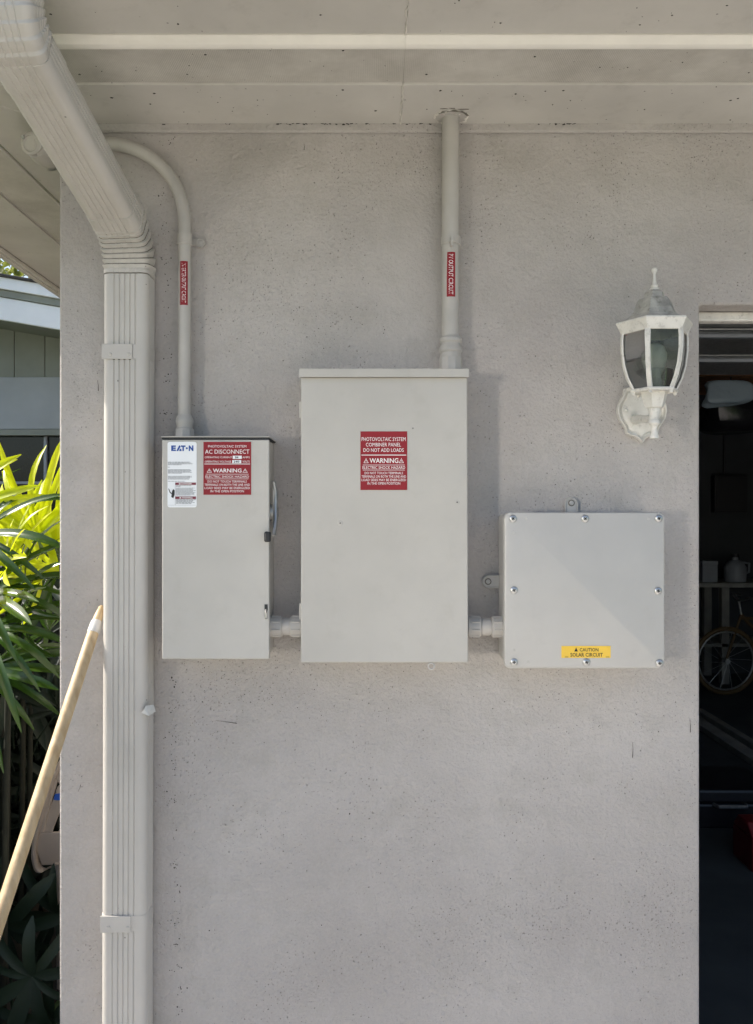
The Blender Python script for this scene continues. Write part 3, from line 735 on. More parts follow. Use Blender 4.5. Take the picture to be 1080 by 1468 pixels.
for px, py in ((735.5,743.5),(839,743.5),(944.5,743.2),(737,846),(943.5,847),(737,949),(841,949.3),(945.5,950.5)):
    p = at(px, py, YJ); a = rr.random()*3
    s = MB().lathe(p + Vector((0,-.0001,0)), (0,-1,0), [(.0078,0),(.0078,.0006),(.0068,.0022),(.0038,.0032),(.0034,.0032),(.0030,.0018)], 18).build('screw', M['steel'], jb, smooth=40)
    sk = MB()
    for b in (a, a+math.pi/2):
        u = Vector((math.cos(b), 0, math.sin(b))); w = Vector((-math.sin(b), 0, math.cos(b)))
        c = p + Vector((0,-.0033,0)); sk.add([c+u*.0034+w*.0008, c-u*.0034+w*.0008, c-u*.0034-w*.0008, c+u*.0034-w*.0008], [(0,1,2,3)])
    sk.build('screw_slot', M['dark_gasket'], s)
for px, py in ((755,743.5),(930,743.5),(737,763),(935,949),(757,949),(737,932)):
    p = at(px, py, YJ); MB().lathe(p, (0,-1,0), [(.0028,0),(.0024,.0004)], 12).build('mould_mark', M['pvc'], jb, smooth=40)
def ear(c, d):
    d = Vector(d); w = Vector((d.z, 0, -d.x)); y0, y1 = -.0005, -.008
    pts = [c + w*.0135, c + d*.024 + w*.0135]
    for i in range(1, 12): a = R(180*i/12); pts.append(c + d*.024 + w*.0135*math.cos(a) + d*.0135*math.sin(a))
    pts += [c + d*.024 - w*.0135, c - w*.0135]
    e = MB().prism([(p.x, y0, p.z) for p in pts], (0, y1-y0, 0)).build('mounting_ear', M['pvc'], jb, bevel=.0015)
    rim = [(p.x, y1-.0012, p.z) for p in [c + (p-c)*.93 for p in pts]]
    MB().tube(rim, .0016, 6).build('ear_rim', M['pvc'], e, smooth=60)
    s = c + d*.024
    MB().lathe((s.x, y1, s.z), (0,-1,0), [(.0072,0),(.0066,.0010)], 16).build('ear_hole', M['grime'], e, smooth=40)
    MB().lathe((s.x, y1-.0011, s.z), (0,-1,0), [(.0050,0),(.0044,.0022),(.002,.0030)], 14).build('ear_screw', M['pvc'], e, smooth=40)
ear(Vector((ax(819, -.005), 0, z1-.004)), (0,0,1)); ear(Vector((x0+.005, 0, az(833.5, -.005))), (-1,0,0))
ear(Vector((x1-.005, 0, az(846, -.005))), (1,0,0)) if False else None
l0, l1, lt, lb_ = ax(805, YJ), ax(875.5, YJ), az(926, YJ), az(943, YJ)
p_ = MB().box(l0, l1, YJ-.0009, YJ-.0002, lb_, lt).build('caution_label', M['yellow_label'], jb)
q = Label(l0, l1, lb_, lt, YJ-.0014)
q.text('black_ink', 'CAUTION', .37, .75, .17, .46, .012); q.text('black_ink', 'SOLAR CIRCUIT', .18, .84, .58, .90, .012)
q.poly('black_ink', [(.26,.46),(.335,.46),(.2975,.13)])
q.rect('black_ink', .07, .14, .90, .94); q.rect('black_ink', .90, .97, .90, .94)
q.done(p_, {})

# ------------------------------------------------------------------ nipples between the boxes
def nipple(px0, px1, py, label):
    y = -.048; a = ax(px0, y); b = ax(px1, y); z = az(py, y); L_ = b - a; mid = (a+b)/2
    t = thing('conduit_nipple', (mid, y, z), label, 'conduit', 'conduit nipples between the boxes')
    MB().lathe((a-.01, y, z), (1,0,0), [(.0165,0),(.0165,L_+.02)], 22).build('pipe', M['conduit'], t, smooth=40)
    MB().lathe((mid-.0095, y, z), (1,0,0), [(.017,0),(.0182,.003),(.0182,.016),(.017,.019)], 22).build('sleeve', M['conduit'], t, smooth=40)
    for s, e in ((a, 1), (b, -1)):
        h = MB().lathe((s, y, z), (e,0,0), [(.0215,-.006),(.0215,.0185),(.019,.0215)], 24).build('connector', M['conduit'], t, smooth=35)
        for i in range(8):
            an = 2*math.pi*i/8 + .2
            c = Vector((s + e*.009, y + .0213*math.cos(an), z + .0213*math.sin(an)))
            MB().lathe(c - Vector((.0085,0,0)), (1,0,0), [(.0024,0),(.0024,.017)], 6).build('grip_rib', M['conduit'], h)
nipple(391, 431, 898, 'short painted conduit nipple between the disconnect box and the tall combiner panel')
nipple(675, 719, 898.5, 'short painted conduit nipple between the tall combiner panel and the junction box')

# ------------------------------------------------------------------ wall lantern
LX, LY = .5525, -.130
def lz(py): return az(py, LY)
lan = thing('wall_lantern', (LX, -.02, lz(630)), 'weathered white six-sided wall lantern with smoked glass panes', 'lantern')
def hexring(R_, z, ph=0): return [Vector((LX + R_*math.cos(R(60*i+ph)), LY + R_*math.sin(R(60*i+ph)), z)) for i in range(6)]
MB().lathe((LX, LY, 0), (0,0,1), [(.009,lz(417)),(.0095,lz(414)),(.006,lz(412.5)),(.0075,lz(410)),(.0045,lz(407)),(.0035,lz(402)),(.0026,lz(394)),(.0036,lz(391)),(.0055,lz(389)),(.0058,lz(386.5)),(.0045,lz(384.5)),(.001,lz(383.5))], 16).build('finial', M['white_paint'], lan, smooth=50)
MB().rings([hexring(.0125, lz(416)), hexring(.0150, lz(418)), hexring(.0190, lz(420.5)), hexring(.0200, lz(426)), hexring(.0215, lz(427.8))]).build('roof_cap', M['weathered'], lan, bevel=.0008)
prof = [(.0220,428.2),(.0305,429.2),(.0345,433.5),(.0380,440),(.0415,447),(.0470,453),(.0580,459),(.0735,463.6)]
MB().rings([hexring(r_, lz(p_)) for r_, p_ in prof]).build('roof', M['weathered'], lan, bevel=.0006)
MB().rings([hexring(.0757, lz(463.2)), hexring(.0770, lz(465.5)), hexring(.0748, lz(467.5)), hexring(.0705, lz(474)), hexring(.0668, lz(480)), hexring(.058, lz(480)), hexring(.058, lz(463.2))], cap=False).build('rim', M['white_paint'], lan, bevel=.0006)
gp = [(.0630,476),(.0645,488),(.0640,505),(.0605,525),(.0530,543),(.0415,560)]
for i in range(6):                                                        # six curved glass panes and six bars
    a0, a1 = R(60*i), R(60*(i+1))
    ring = []
    for r_, p_ in gp:
        k = .985; A = Vector((LX + r_*k*math.cos(a0), LY + r_*k*math.sin(a0), lz(p_))); B = Vector((LX + r_*k*math.cos(a1), LY + r_*k*math.sin(a1), lz(p_)))
        ring.append((A, B))
    v = [q_ for A, B in ring for q_ in (A, B)]
    MB().add(v, [(2*j, 2*j+1, 2*j+3, 2*j+2) for j in range(len(ring)-1)]).build('glass_pane', M['glass'], lan, smooth=60)
    m = MB(); rings = []
    rad = Vector((math.cos(a0), math.sin(a0), 0)); tan = Vector((-math.sin(a0), math.cos(a0), 0))
    for r_, p_ in gp:
        c = Vector((LX, LY, lz(p_))) + rad*(r_ + .0012); w = .0054 * (1.05 if p_ < 500 else .95)
        rings.append([c + tan*w - rad*.0022, c + tan*w*.8 + rad*.0012, c - tan*w*.8 + rad*.0012, c - tan*w - rad*.0022])
    m.rings(rings).build('bar', M['white_paint'], lan, smooth=35)
MB().rings([hexring(.0475, lz(558.5)), hexring(.048, lz(560.5)), hexring(.0465, lz(563)), hexring(.030, lz(563.2))]).build('base_plate', M['white_paint'], lan, bevel=.0008)
MB().rings([hexring(.0275, lz(562)), hexring(.0255, lz(568)), hexring(.0225, lz(576)), hexring(.0185, lz(584)), hexring(.0150, lz(585.5))]).build('cup', M['white_paint'], lan, bevel=.001)
for i in range(6):
    a = R(60*i); MB().lathe((LX+.041*math.cos(a), LY+.041*math.sin(a), lz(567)), (0,0,1), [(.0012,0),(.0036,.0012),(.004,.006)], 10).build('nut', M['white_paint'], lan, smooth=50)
MB().lathe((LX, LY, 0), (0,0,1), [(.002,lz(629)),(.0085,lz(628.5)),(.009,lz(626)),(.0062,lz(620)),(.0058,lz(614)),(.0085,lz(609.5)),(.0118,lz(607)),(.0118,lz(603.5)),(.0095,lz(601.5)),(.0098,lz(594)),(.0120,lz(588)),(.0122,lz(585))], 20).build('stem', M['white_paint'], lan, smooth=40)
zc = lz(599)
MB().tube([(LX, LY, zc), (LX, LY+.05, zc+.003), (LX, -.045, zc+.008), (LX, -.030, zc+.010), (LX, -.015, zc+.010)], [.0075, .0075, .0078, .0085, .011], 14).build('arm', M['white_paint'], lan, smooth=50)
# shield shaped back plate
def bp(px, py): p = at(px, py, -.012); return (p.x, p.z)
half = [(0, 635), (5, 629), (11, 625.5), (17, 624.5), (22.5, 621.5), (24, 615), (28, 608), (33.5, 599), (35.5, 589), (34.5, 580), (30.5, 572), (26.5, 565), (25, 557), (19, 554.5), (12, 553), (5, 549), (0, 544)]
bcx = 921
outl = [bp(bcx - dx, py) for dx, py in half] + [bp(bcx + dx, py) for dx, py in half[-2:0:-1]]
cxb = sum(p[0] for p in outl)/len(outl); czb = sum(p[1] for p in outl)/len(outl)
def sring(k, y): return [Vector((cxb + (x-cxb)*k, y, czb + (z-czb)*k)) for x, z in outl]
bk = MB().rings([sring(1.0, -.0005), sring(1.0, -.013), sring(.965, -.0155), sring(.93, -.014), sring(.91, -.007), sring(.84, -.0055), sring(.80, -.008), sring(.70, -.0095), sring(.3, -.010)]).build('back_plate', M['white_paint'], lan, smooth=32)
p = at(897.5, 588, -.012); MB().ball(p, .0042, 12, 8).build('cap_nut', M['white_paint'], bk, smooth=60)
p = at(944, 588, -.012); MB().ball(p, .0042, 12, 8).build('cap_nut', M['white_paint'], bk, smooth=60)
# lamp holder and bulb
MB().lathe((LX, LY, 0), (0,0,1), [(.016,lz(560)),(.016,lz(548)),(.014,lz(543)),(.0125,lz(543))], 16).build('lamp_holder', M['white_paint'], lan, smooth=40)
MB().lathe((LX, LY, 0), (0,0,1), [(.012,lz(546)),(.0135,lz(538)),(.020,lz(528)),(.0245,lz(516)),(.0245,lz(508)),(.019,lz(498)),(.010,lz(493)),(.002,lz(491.5))], 20).build('bulb', M['bulb'], lan, smooth=60)
MB().lathe((LX, LY, 0), (0,0,1), [(.030,lz(559)),(.034,lz(548)),(.036,lz(532)),(.034,lz(531)),(.028,lz(558))], 20, cap=False).build('inner_glass', M['clear'], lan, smooth=60)

# ------------------------------------------------------------------ wooden pole leaning on the wall beside the downspout
pt = Vector((ax(146.5, -.016), -.016, az(868, -.016))); pm = at(5, 1300, -.36)
dr = (pm - pt).normalized(); pb = pt + dr*(pt.z/abs(dr.z))
pole = thing('wooden_pole', tuple(pb), 'pale round wooden pole leaning against the wall beside the downspout', 'pole')
u = (pb - pt); Lp = u.length; u.normalize(); a = pt
MB().lathe(a, u, [(.002,0),(.0058,.004),(.0095,.03),(.0115,.06),(.0122,.085),(.0124,Lp-.01),(.0118,Lp)], 18).build('shaft', M['pole'], pole, smooth=45)
MB().lathe(a, u, [(.0104,.038),(.0119,.044),(.0125,.062),(.0122,.066)], 18).build('paint_mark', M['tape'], pole, smooth=45)

# ------------------------------------------------------------------ moulded plastic chair behind the corner
def arc(pts, n=6):
    """Catmull-Rom through points"""
    P = [Vector(p) for p in pts]; out_ = []
    for i in range(len(P)-1):
        p0 = P[max(i-1,0)]; p1 = P[i]; p2 = P[i+1]; p3 = P[min(i+2, len(P)-1)]
        for k in range(n):
            t = k/n; out_.append(.5*((2*p1) + (p2-p0)*t + (2*p0-5*p1+4*p2-p3)*t*t + (3*p1-p0-3*p2+p3)*t*t*t))
    out_.append(P[-1]); return out_
CY, CX1 = 1.0, XL - .035                                   # near side of the chair; its back is to the side wall
ch = thing('plastic_chair', (-.93, CY+.24, -.012), 'beige moulded plastic chair just behind the wall corner, blue tape on it', 'chair')
def P2(px, py): return at(px, py, CY)
def PR_(py): return Vector((CX1, CY, az(py, CY)))
rim = arc([PR_(1076), P2(100, 1080), P2(87, 1088), P2(78, 1108), P2(66, 1140), P2(55, 1180), P2(48, 1205), P2(46, 1228), P2(50, 1246), P2(58, 1251), P2(70, 1245), P2(95, 1240), PR_(1238)])
for dy in (0, .46):
    off = Vector((0, dy, 0)); rings = [[p + off + Vector(q) for q in ((0,-.005,0), (.007,-.007,.004), (.014,-.002,.006), (.014,.022,.006), (0,.022,0))] for p in rim]
    MB().rings(rings).build('side_rim', M['beige_plastic'], ch, smooth=40)
    def sheet(pts, y0, th=.006): return MB().prism([(p.x, y0+dy, p.z) for p in pts], (0, th, 0))
    sheet([P2(78,1116),P2(82,1120),P2(70,1160),P2(62,1194),P2(56,1194),P2(56,1180),P2(66,1140)], CY+.002, .012).build('arm_post', M['beige_plastic'], ch, bevel=.003)
    sheet([P2(79,1116),P2(89,1089),PR_(1077),PR_(1102),P2(97,1110),P2(85,1126)], CY+.003, .014).build('armrest', M['beige_plastic'], ch, bevel=.004)
    sheet([P2(84,1126),P2(97,1108),P2(97,1160),P2(87,1160),P2(82,1172),P2(76,1187),P2(74,1194),P2(58,1194),P2(66,1170),P2(77,1142),P2(80.5,1130)], CY+.008).build('side_brace', M['beige_plastic'], ch, bevel=.002)
    sheet([P2(48,1216),P2(54,1195),PR_(1195),PR_(1238),P2(58,1243)], CY+.010, .012).build('seat_apron', M['beige_plastic'], ch, bevel=.005, seg=3)
    for xx in (P2(86,1240).x, CX1-.06):
        MB().lathe((xx, CY+dy+.012, -.012), (0,0,1), [(.014,0),(.020,az(1238, CY)+.012)], 10).build('leg', M['beige_plastic'], ch, smooth=50)
MB().box(P2(56,1200).x, CX1-.03, CY+.024, CY+.458, az(1218, CY)-.012, az(1218, CY)).build('seat', M['beige_plastic'], ch, bevel=.005)
MB().prism([(CX1-.045, CY+.02, az(1219, CY)), (CX1-.045, CY+.46, az(1219, CY)), (CX1-.012, CY+.44, az(1219, CY)+.45), (CX1-.012, CY+.04, az(1219, CY)+.45)], (.010,0,0)).build('backrest', M['beige_plastic'], ch, bevel=.004)
MB().prism([P2(78.5,1139)+Vector((0,.001,0)), P2(97.5,1137)+Vector((0,.001,0)), P2(97.5,1148)+Vector((0,.001,0)), P2(77,1147)+Vector((0,.001,0))], (0,.015,0)).build('tape_band', M['blue_tape'], ch)

# ------------------------------------------------------------------ lady palms and understorey left of the wall
def leaflet_mesh(name, L_, w, droop, fold, mat, n=9):
    v, f = [], []
    for i in range(n+1):
        t = i/n; prof = (min(1, t/.25)**.7)*(1 if t < .72 else max(.10, 1 - ((t-.72)/.28)**2.2*.92))
        a = droop*t*t; x = L_*(t - .12*a*t); z = -L_*.5*a*t
        hw = w/2*max(.12, prof)
        zz = fold*hw
        v += [(x, -hw, z+zz), (x, -hw*.45, z+zz*.25), (x, 0, z), (x, hw*.45, z+zz*.25), (x, hw, z+zz)]
    for i in range(n):
        for k in range(4): f.append((5*i+k, 5*i+k+1, 5*i+k+6, 5*i+k+5))
    me = bpy.data.meshes.new(name); me.from_pydata(v, [], f); me.update(); me.materials.append(mat)
    me.polygons.foreach_set('use_smooth', [True]*len(me.polygons)); return me
rl = random.Random(21)
LEAF = {}
for kind, mt in (('sunlit', 'leaf_sunlit'), ('green', 'leaf'), ('dark', 'leaf_dark')):
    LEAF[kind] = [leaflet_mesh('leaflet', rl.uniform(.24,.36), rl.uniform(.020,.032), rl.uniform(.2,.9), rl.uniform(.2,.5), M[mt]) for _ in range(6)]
def frond(plant, c, up, face, kind, nl, size, spread=100, wscale=1.0):
    """fan of blunt leaflets round c; up = middle direction, face = fan normal"""
    c = Vector(c); up = Vector(up).normalized(); face = (Vector(face) - up*Vector(face).dot(up)).normalized(); side = face.cross(up)
    b = BASE[plant]
    root = Vector((b.x, b.y, max(b.z, c.z - .35)))
    pet = MB().tube([root, (root*.45 + c*.55) + Vector((0,0,.05)), c], [.005, .004, .003], 6).build('frond_stalk', M['leaf' if kind != 'dark' else 'leaf_dark'], plant, smooth=50)
    for i in range(nl):
        a = R(-spread + 2*spread*i/(nl-1) + rl.uniform(-6, 6)) if nl > 1 else 0
        d_ = (up*math.cos(a) + side*math.sin(a) + face*rl.uniform(.0,.35)).normalized()
        nrm = (face - d_*face.dot(d_)).normalized(); yv = nrm.cross(d_)
        M4 = Matrix((( d_.x, yv.x, nrm.x, 0), (d_.y, yv.y, nrm.y, 0), (d_.z, yv.z, nrm.z, 0), (0,0,0,1)))
        o = bpy.data.objects.new('leaflet', rl.choice(LEAF[kind])); COL.objects.link(o)
        o.parent = pet
        s = size*rl.uniform(.8, 1.1)
        o.matrix_local = Matrix.Translation(c - b) @ M4 @ Matrix.Diagonal((s, s*wscale, s, 1))
        BASE[o] = b
def palm(px, y, label, group='lady palms beside the wall', canes=4):
    base = (ax(px, y), y, -.012)
    t = thing('lady_palm', base, label, 'palm', group)
    for i in range(canes):
        a = rl.random()*6.28; r_ = .06
        MB().tube([(base[0]+r_*math.cos(a), y+r_*math.sin(a), -.012), (base[0]+r_*1.3*math.cos(a), y+r_*1.3*math.sin(a), rl.uniform(.8, 1.25))], [.012,.009], 8).build('cane', M['dark_cane'], t, smooth=50)
    return t
pa = palm(10, 1.25, 'lady palm with bright yellow-green upright fans nearest the wall corner')
pb_ = palm(-30, .60, 'lady palm with glossy drooping fans at the left edge of the frame')
pc = palm(20, 1.35, 'lady palm with dark green fans behind the yellow-green one')
# upright, sun-struck fans
frond(pa, at(55, 770, .70), (-.05,.0,1), (-.3,-1,.25), 'sunlit', 11, .98, 66)
frond(pa, at(80, 780, .85), (.1,.1,1), (-.3,-1,.2), 'sunlit', 9, .92, 60, 1.3)
frond(pa, at(20, 800, .80), (-.35,0,1), (-.2,-1,.4), 'sunlit', 10, .85, 70)
frond(pa, at(85, 820, .62), (-.7,-.2,.35), (-.2,-.8,.7), 'sunlit', 7, .7, 50)
frond(pa, at(10, 815, .55), (.5,-.3,.5), (-.2,-.7,.8), 'sunlit', 8, .75, 80)
frond(pa, at(60, 830, .70), (-.3,-.3,.3), (-.2,-.7,.8), 'sunlit', 8, .7, 90)
frond(pa, at(40, 860, .60), (.2,-.3,.5), (-.2,-.7,.8), 'green', 8, .8, 80)
frond(pa, at(70, 905, .66), (.1,-.3,.2), (-.2,-.7,.9), 'green', 7, .8, 95)
frond(pb_, at(-35, 770, .55), (.9,-.1,.25), (-.2,-.7,.8), 'green', 8, 1.0, 50)
frond(pb_, at(-25, 850, .50), (1,-.15,.0), (-.1,-.6,.9), 'green', 8, 1.05, 45)
frond(pb_, at(-20, 900, .45), (1,-.2,-.2), (-.1,-.6,.9), 'green', 7, 1.0, 45)
frond(pb_, at(-30, 960, .55), (1,-.1,-.35), (-.1,-.7,.8), 'green', 8, 1.05, 55)
frond(pb_, at(-60, 730, .65), (.5,0,.9), (-.1,-.9,.4), 'sunlit', 8, 1.0, 60)
for i in range(9):
    frond(pc, at(rl.uniform(-40, 110), 760 + 32*i, rl.uniform(1.1, 1.5)), (rl.uniform(-.6,.6), -.3, rl.uniform(-.3,.8)), (rl.uniform(-.3,.3),-1,.6), 'green' if i < 4 else 'dark', 8, 1.1, 90)  # lower fans get the leaf colour darkened for shade
pd = palm(-10, 1.75, 'low dark-leaved palm in the shade under the taller palms', 'dark plants in the shade')
for i in range(16):
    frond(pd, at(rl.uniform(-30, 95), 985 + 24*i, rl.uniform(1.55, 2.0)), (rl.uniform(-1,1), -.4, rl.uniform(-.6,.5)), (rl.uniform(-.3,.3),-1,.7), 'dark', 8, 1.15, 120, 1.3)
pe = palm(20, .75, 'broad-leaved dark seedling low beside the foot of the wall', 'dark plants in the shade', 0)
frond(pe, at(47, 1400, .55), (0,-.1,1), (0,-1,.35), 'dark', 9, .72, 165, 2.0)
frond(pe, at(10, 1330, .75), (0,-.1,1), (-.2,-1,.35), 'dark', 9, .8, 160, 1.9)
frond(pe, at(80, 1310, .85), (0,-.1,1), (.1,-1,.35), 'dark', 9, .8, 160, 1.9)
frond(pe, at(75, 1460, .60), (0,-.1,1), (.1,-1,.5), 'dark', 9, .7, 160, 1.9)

def leaf_cloud(name, mat, parent, pts, size, seed, base=None):
    r_ = random.Random(seed); v, f = [], []
    for p in pts:
        q = Quaternion((r_.gauss(0,1), r_.gauss(0,1), r_.gauss(0,1), r_.gauss(0,1))).normalized(); s = size*r_.uniform(.6,1.3); b = len(v)
        for w in ((-s,0,0),(0,-s*.42,s*.1),(s,0,0),(0,s*.42,s*.1)): v.append(Vector(p) + q @ Vector(w))
        f.append((b,b+1,b+2,b+3))
    m = MB(); m.v = v; m.f = f; return m.build(name, mat, parent, base)
def blob(c, r3, n, seed, hollow=.55):
    r_ = random.Random(seed); P = []
    cl = [(Vector((r_.gauss(0,1), r_.gauss(0,1), r_.gauss(0,1))).normalized(), r_.uniform(.5,1)) for _ in range(max(6, n//140))]
    for i in range(n):
        d_, k = r_.choice(cl); q = d_*k + Vector((r_.gauss(0,.16), r_.gauss(0,.16), r_.gauss(0,.16)))
        P.append((c[0]+q.x*r3[0], c[1]+q.y*r3[1], c[2]+q.z*r3[2]))
    return P
# hedge added out of frame to keep the sun off the palms
hd = thing('hedge', (-1.9, 1.1, -.012), 'low dark hedge added out of frame at the left to shade the palms', 'hedge')
P = []; r_ = random.Random(14)
for i in range(9000): P.append((-1.85 + r_.uniform(-.5,.42), r_.uniform(-.1, 2.3), r_.uniform(0, 1.32)))
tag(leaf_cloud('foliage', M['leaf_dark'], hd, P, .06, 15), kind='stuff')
for i in range(4): MB().tube([(-1.9, .2+.5*i, -.012), (-1.9, .2+.5*i, 1.0)], [.02,.01], 6).build('stem', M['dark_cane'], hd)
# dark hedge that closes the view behind the palms
hd = thing('hedge', (-1.7, 2.6, -.02), 'dark dense hedge in the shade behind the palms', 'hedge')
P = []; r_ = random.Random(4)
for i in range(9000): P.append((r_.uniform(-3.2,-.75), 2.45 + r_.gauss(0,.22), r_.uniform(0, 1.38 + .12*math.sin(r_.random()*6))))
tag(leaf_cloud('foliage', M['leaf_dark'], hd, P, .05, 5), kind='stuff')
for i in range(5): MB().tube([(-3+.5*i, 2.6, -.02), (-3+.5*i, 2.6, 1.1)], [.02,.01], 6).build('stem', M['dark_cane'], hd)
# ------------------------------------------------------------------ neighbouring house
YN = 3.5
nb = thing('neighbour_house', (-3.2, YN, -.02), 'neighbouring house with white rake board, grey siding and dark window', 'house')
def N_(px, py, y=YN): return at(px, py, y)
zl = az(541, YN); zw = az(622, YN)
sl_ = (472-457)/88.0
def rake_z(x, py0, y): return az(py0, y) - (x - ax(0, y))*sl_
xa, xb = ax(-330, YN), ax(365, YN)
# gable of vertical boards, each one its own
bw = .197; k = 0; x = xa
while x < xb - .01:
    xe = min(x + bw, xb)
    MB().prism([(x+.002, YN, zl+.001), (xe-.002, YN, zl+.001), (xe-.002, YN, rake_z(xe, 470, YN)), (x+.002, YN, rake_z(x, 470, YN))], (0,.03,0)).build('gable_board', M['sid_green'], nb, bevel=.003)
    x = xe
MB().box(xa, xb, YN+.02, YN+.04, zl-.05, rake_z(xa, 470, YN)-.1).build('gable_backing', M['sid_green'], nb)
MB().box(xa, xb, YN-.012, YN+.02, zw+.03, zl).build('lap_board', M['sid_blue'], nb, bevel=.004)
MB().box(xa, xb, YN-.02, YN+.02, zw-.012, zw+.028).build('window_head', M['sid_green'], nb, bevel=.004)
zwb = az(830, YN)
wd = MB().box(xa+.2, xb, YN+.045, YN+.06, zwb, zw-.012).build('window_pane', M['win_glass'], nb)
for px in (-190, -62, 63): MB().box(ax(px,YN)-.010, ax(px,YN)+.010, YN+.02, YN+.045, zwb, zw-.013).build('mullion', M['grey_plastic'], nb, bevel=.003)
MB().box(xa+.2, xb, YN+.022, YN+.044, az(692,YN)-.009, az(692,YN)+.009).build('rail', M['grey_plastic'], nb, bevel=.003)
MB().box(xa, xb, YN-.01, YN+.06, -.02, zwb-.001).build('lower_wall', M['sid_blue'], nb)
MB().box(xa, xb, YN+.061, YN+3, -.02, 2.3).build('body', M['sid_blue'], nb)
YF = YN - .45
def rake(name, py0, py1, y0, y1, mat, bev=.004):
    xs, xe = ax(-380, YF), ax(350, YF)
    zf = lambda x_, py: az(py, YF) - (x_ - ax(0, YF))*sl_ * 1.0
    return MB().prism([(xs,y0,zf(xs,py1)),(xe,y0,zf(xe,py1)),(xe,y0,zf(xe,py0)),(xs,y0,zf(xs,py0))], (0,y1-y0,0)).build(name, mat, nb, bevel=bev)
rake('rake_board', 425.5, 458, YF, YF+.03, M['fascia_white'])
rake('rake_trim', 415, 425.2, YF-.012, YF+.03, M['sid_green'])
rake('drip_board', 398, 414.8, YF-.03, YF+.03, M['fascia_white'])
rake('roof', 394, 397.8, YF-.05, YF+3.5, M['shingle'])
rake('rake_soffit', 452, 455, YF+.031, YN+.03, M['sid_green'])

# tree behind the neighbouring house
def tree(base, h, cr, label, seed, n=9000, size=.09):
    t = thing('tree', base, label, 'tree')
    b = Vector(base); tr = MB().tube([b, b+Vector((.1,0,h*.4)), b+Vector((-.05,.1,h*.75))], [.18,.13,.05], 10)
    r_ = random.Random(seed)
    for i in range(6):
        a = r_.random()*6.28; s = b + Vector((.05,0,h*r_.uniform(.35,.6))); tr.tube([s, s + Vector((math.cos(a)*cr[0]*.7, math.sin(a)*cr[1]*.7, cr[2]*.5))], [.06,.02], 6)
    tr.build('trunk', M['bark'], t, smooth=50)
    leaf_cloud('crown', M['tree_leaf'], t, blob((b.x, b.y, b.z+h*.7), cr, n, seed+1), size, seed+2)
tree((-4.6, 11.0, -.02), 5.4, (2.3,1.8,1.9), 'leafy tree behind the roof of the neighbouring house', 31)

# ------------------------------------------------------------------ unseen van added behind the camera, windscreen shade angled to glint on the wall
def van(cx, yf, rot):
    Q = Matrix.Translation((cx, yf, 0)) @ Matrix.Rotation(rot, 4, 'Z')
    t = thing('reflector_van', (cx, yf, 0), 'white van added out of frame to the left to reflect sun onto the wall', 'van')
    def put(mb, name, mat, par=t, **k): mb.v = [Q @ p for p in mb.v]; return mb.build(name, mat, par, **k)
    W = .92
    side = [(0,.32),(0,.80),(-.12,.92),(-.72,1.02),(-1.213,1.67),(-1.36,1.86),(-4.3,1.90),(-4.5,1.75),(-4.55,.45),(-4.45,.32)]      # (distance behind the nose, height)
    put(MB().prism([(-W, y, z) for y, z in side], (2*W,0,0)), 'body', M['fascia_white'], bevel=.05, seg=3)
    n = Vector((0, .7965, .605)).normalized(); up = Vector((0,-.605,.7965)).normalized()
    def ws(u, v, k): return Vector((u, -.745, 1.07)) + up*v + n*(k + .004)
    put(MB().prism([ws(-.80,.0,.0), ws(.80,.0,.0), ws(.70,.66,.0), ws(-.70,.66,.0)], n*.006), 'windscreen', M['dusty_glass'])
    put(MB().prism([ws(-.34,.01,.0062), ws(.34,.01,.0062), ws(.34,.65,.0062), ws(-.34,.65,.0062)], n*.006), 'windscreen_reflector', M['foil'])
    for s_ in (-1, 1):
        put(MB().prism([(s_*(W+.002),-1.2,1.12),(s_*(W+.002),-1.42,1.70),(s_*(W+.002),-2.2,1.70),(s_*(W+.002),-2.2,1.12)], (s_*.006,0,0)), 'side_window', M['win_glass'])
        put(MB().lathe((s_*.66, .012, .66), (0,1,0), [(.10,0),(.09,.02),(.03,.035)], 16), 'headlight', M['clear'], smooth=40)
        for yy in (-.78, -3.6):
            w_ = put(MB().lathe((s_*(W-.20), yy, .335), (s_,0,0), [(.24,0),(.325,.01),(.33,.03),(.33,.20),(.30,.222),(.2,.215)], 28), 'wheel', M['black_plastic'], smooth=35)
            put(MB().lathe((s_*(W+.012), yy, .335), (s_,0,0), [(.20,0),(.19,.008),(.06,.014)], 20), 'rim', M['galv'], w_, smooth=35)
    put(MB().box(-W+.02, W-.02, .001, .07, .34, .50), 'bumper', M['black_plastic'], bevel=.02)
    return t
M['foil'] = paint('sun_reflector_foil', (.68, .67, .65), .21, .01, 8, 0, metal=1.0)
M['dusty_glass'] = paint('dusty_glass', (.03, .035, .035), .4, .03, 8, 0)
van(-4.0, -4.35, R(7.4))

# ------------------------------------------------------------------ inside the garage
GX = lambda px, y: ax(px, y)
gd = thing('garage_door', (2.4, .35, 2.3), 'grey overhead garage door rolled up under the garage ceiling', 'garage door')
for i in range(4):
    ya = .34 + .52*i
    MB().box(XR+.03, W0-.05, ya, ya+.51, 2.30, 2.335).build('door_panel', M['galv'], gd, bevel=.006)
    MB().box(XR+.04, W0-.06, ya+.06, ya+.09, 2.284, 2.2995).build('stiffener', M['grey_plastic'], gd, bevel=.003)
for xx in (XR+.012, W0-.04): MB().box(xx, xx+.016, .3, 2.6, 2.26, 2.2835).build('track', M['galv'], gd)
lf = thing('storage_loft', (2.4, 3.2, 2.36), 'brown timber storage loft across the garage above the hanging bags', 'shelf')
MB().box(XL+.21, W1-.21, 3.15, 3.19, az(539, 3.15), az(527, 3.15)).build('front_beam', M['brown_wood'], lf, bevel=.003)
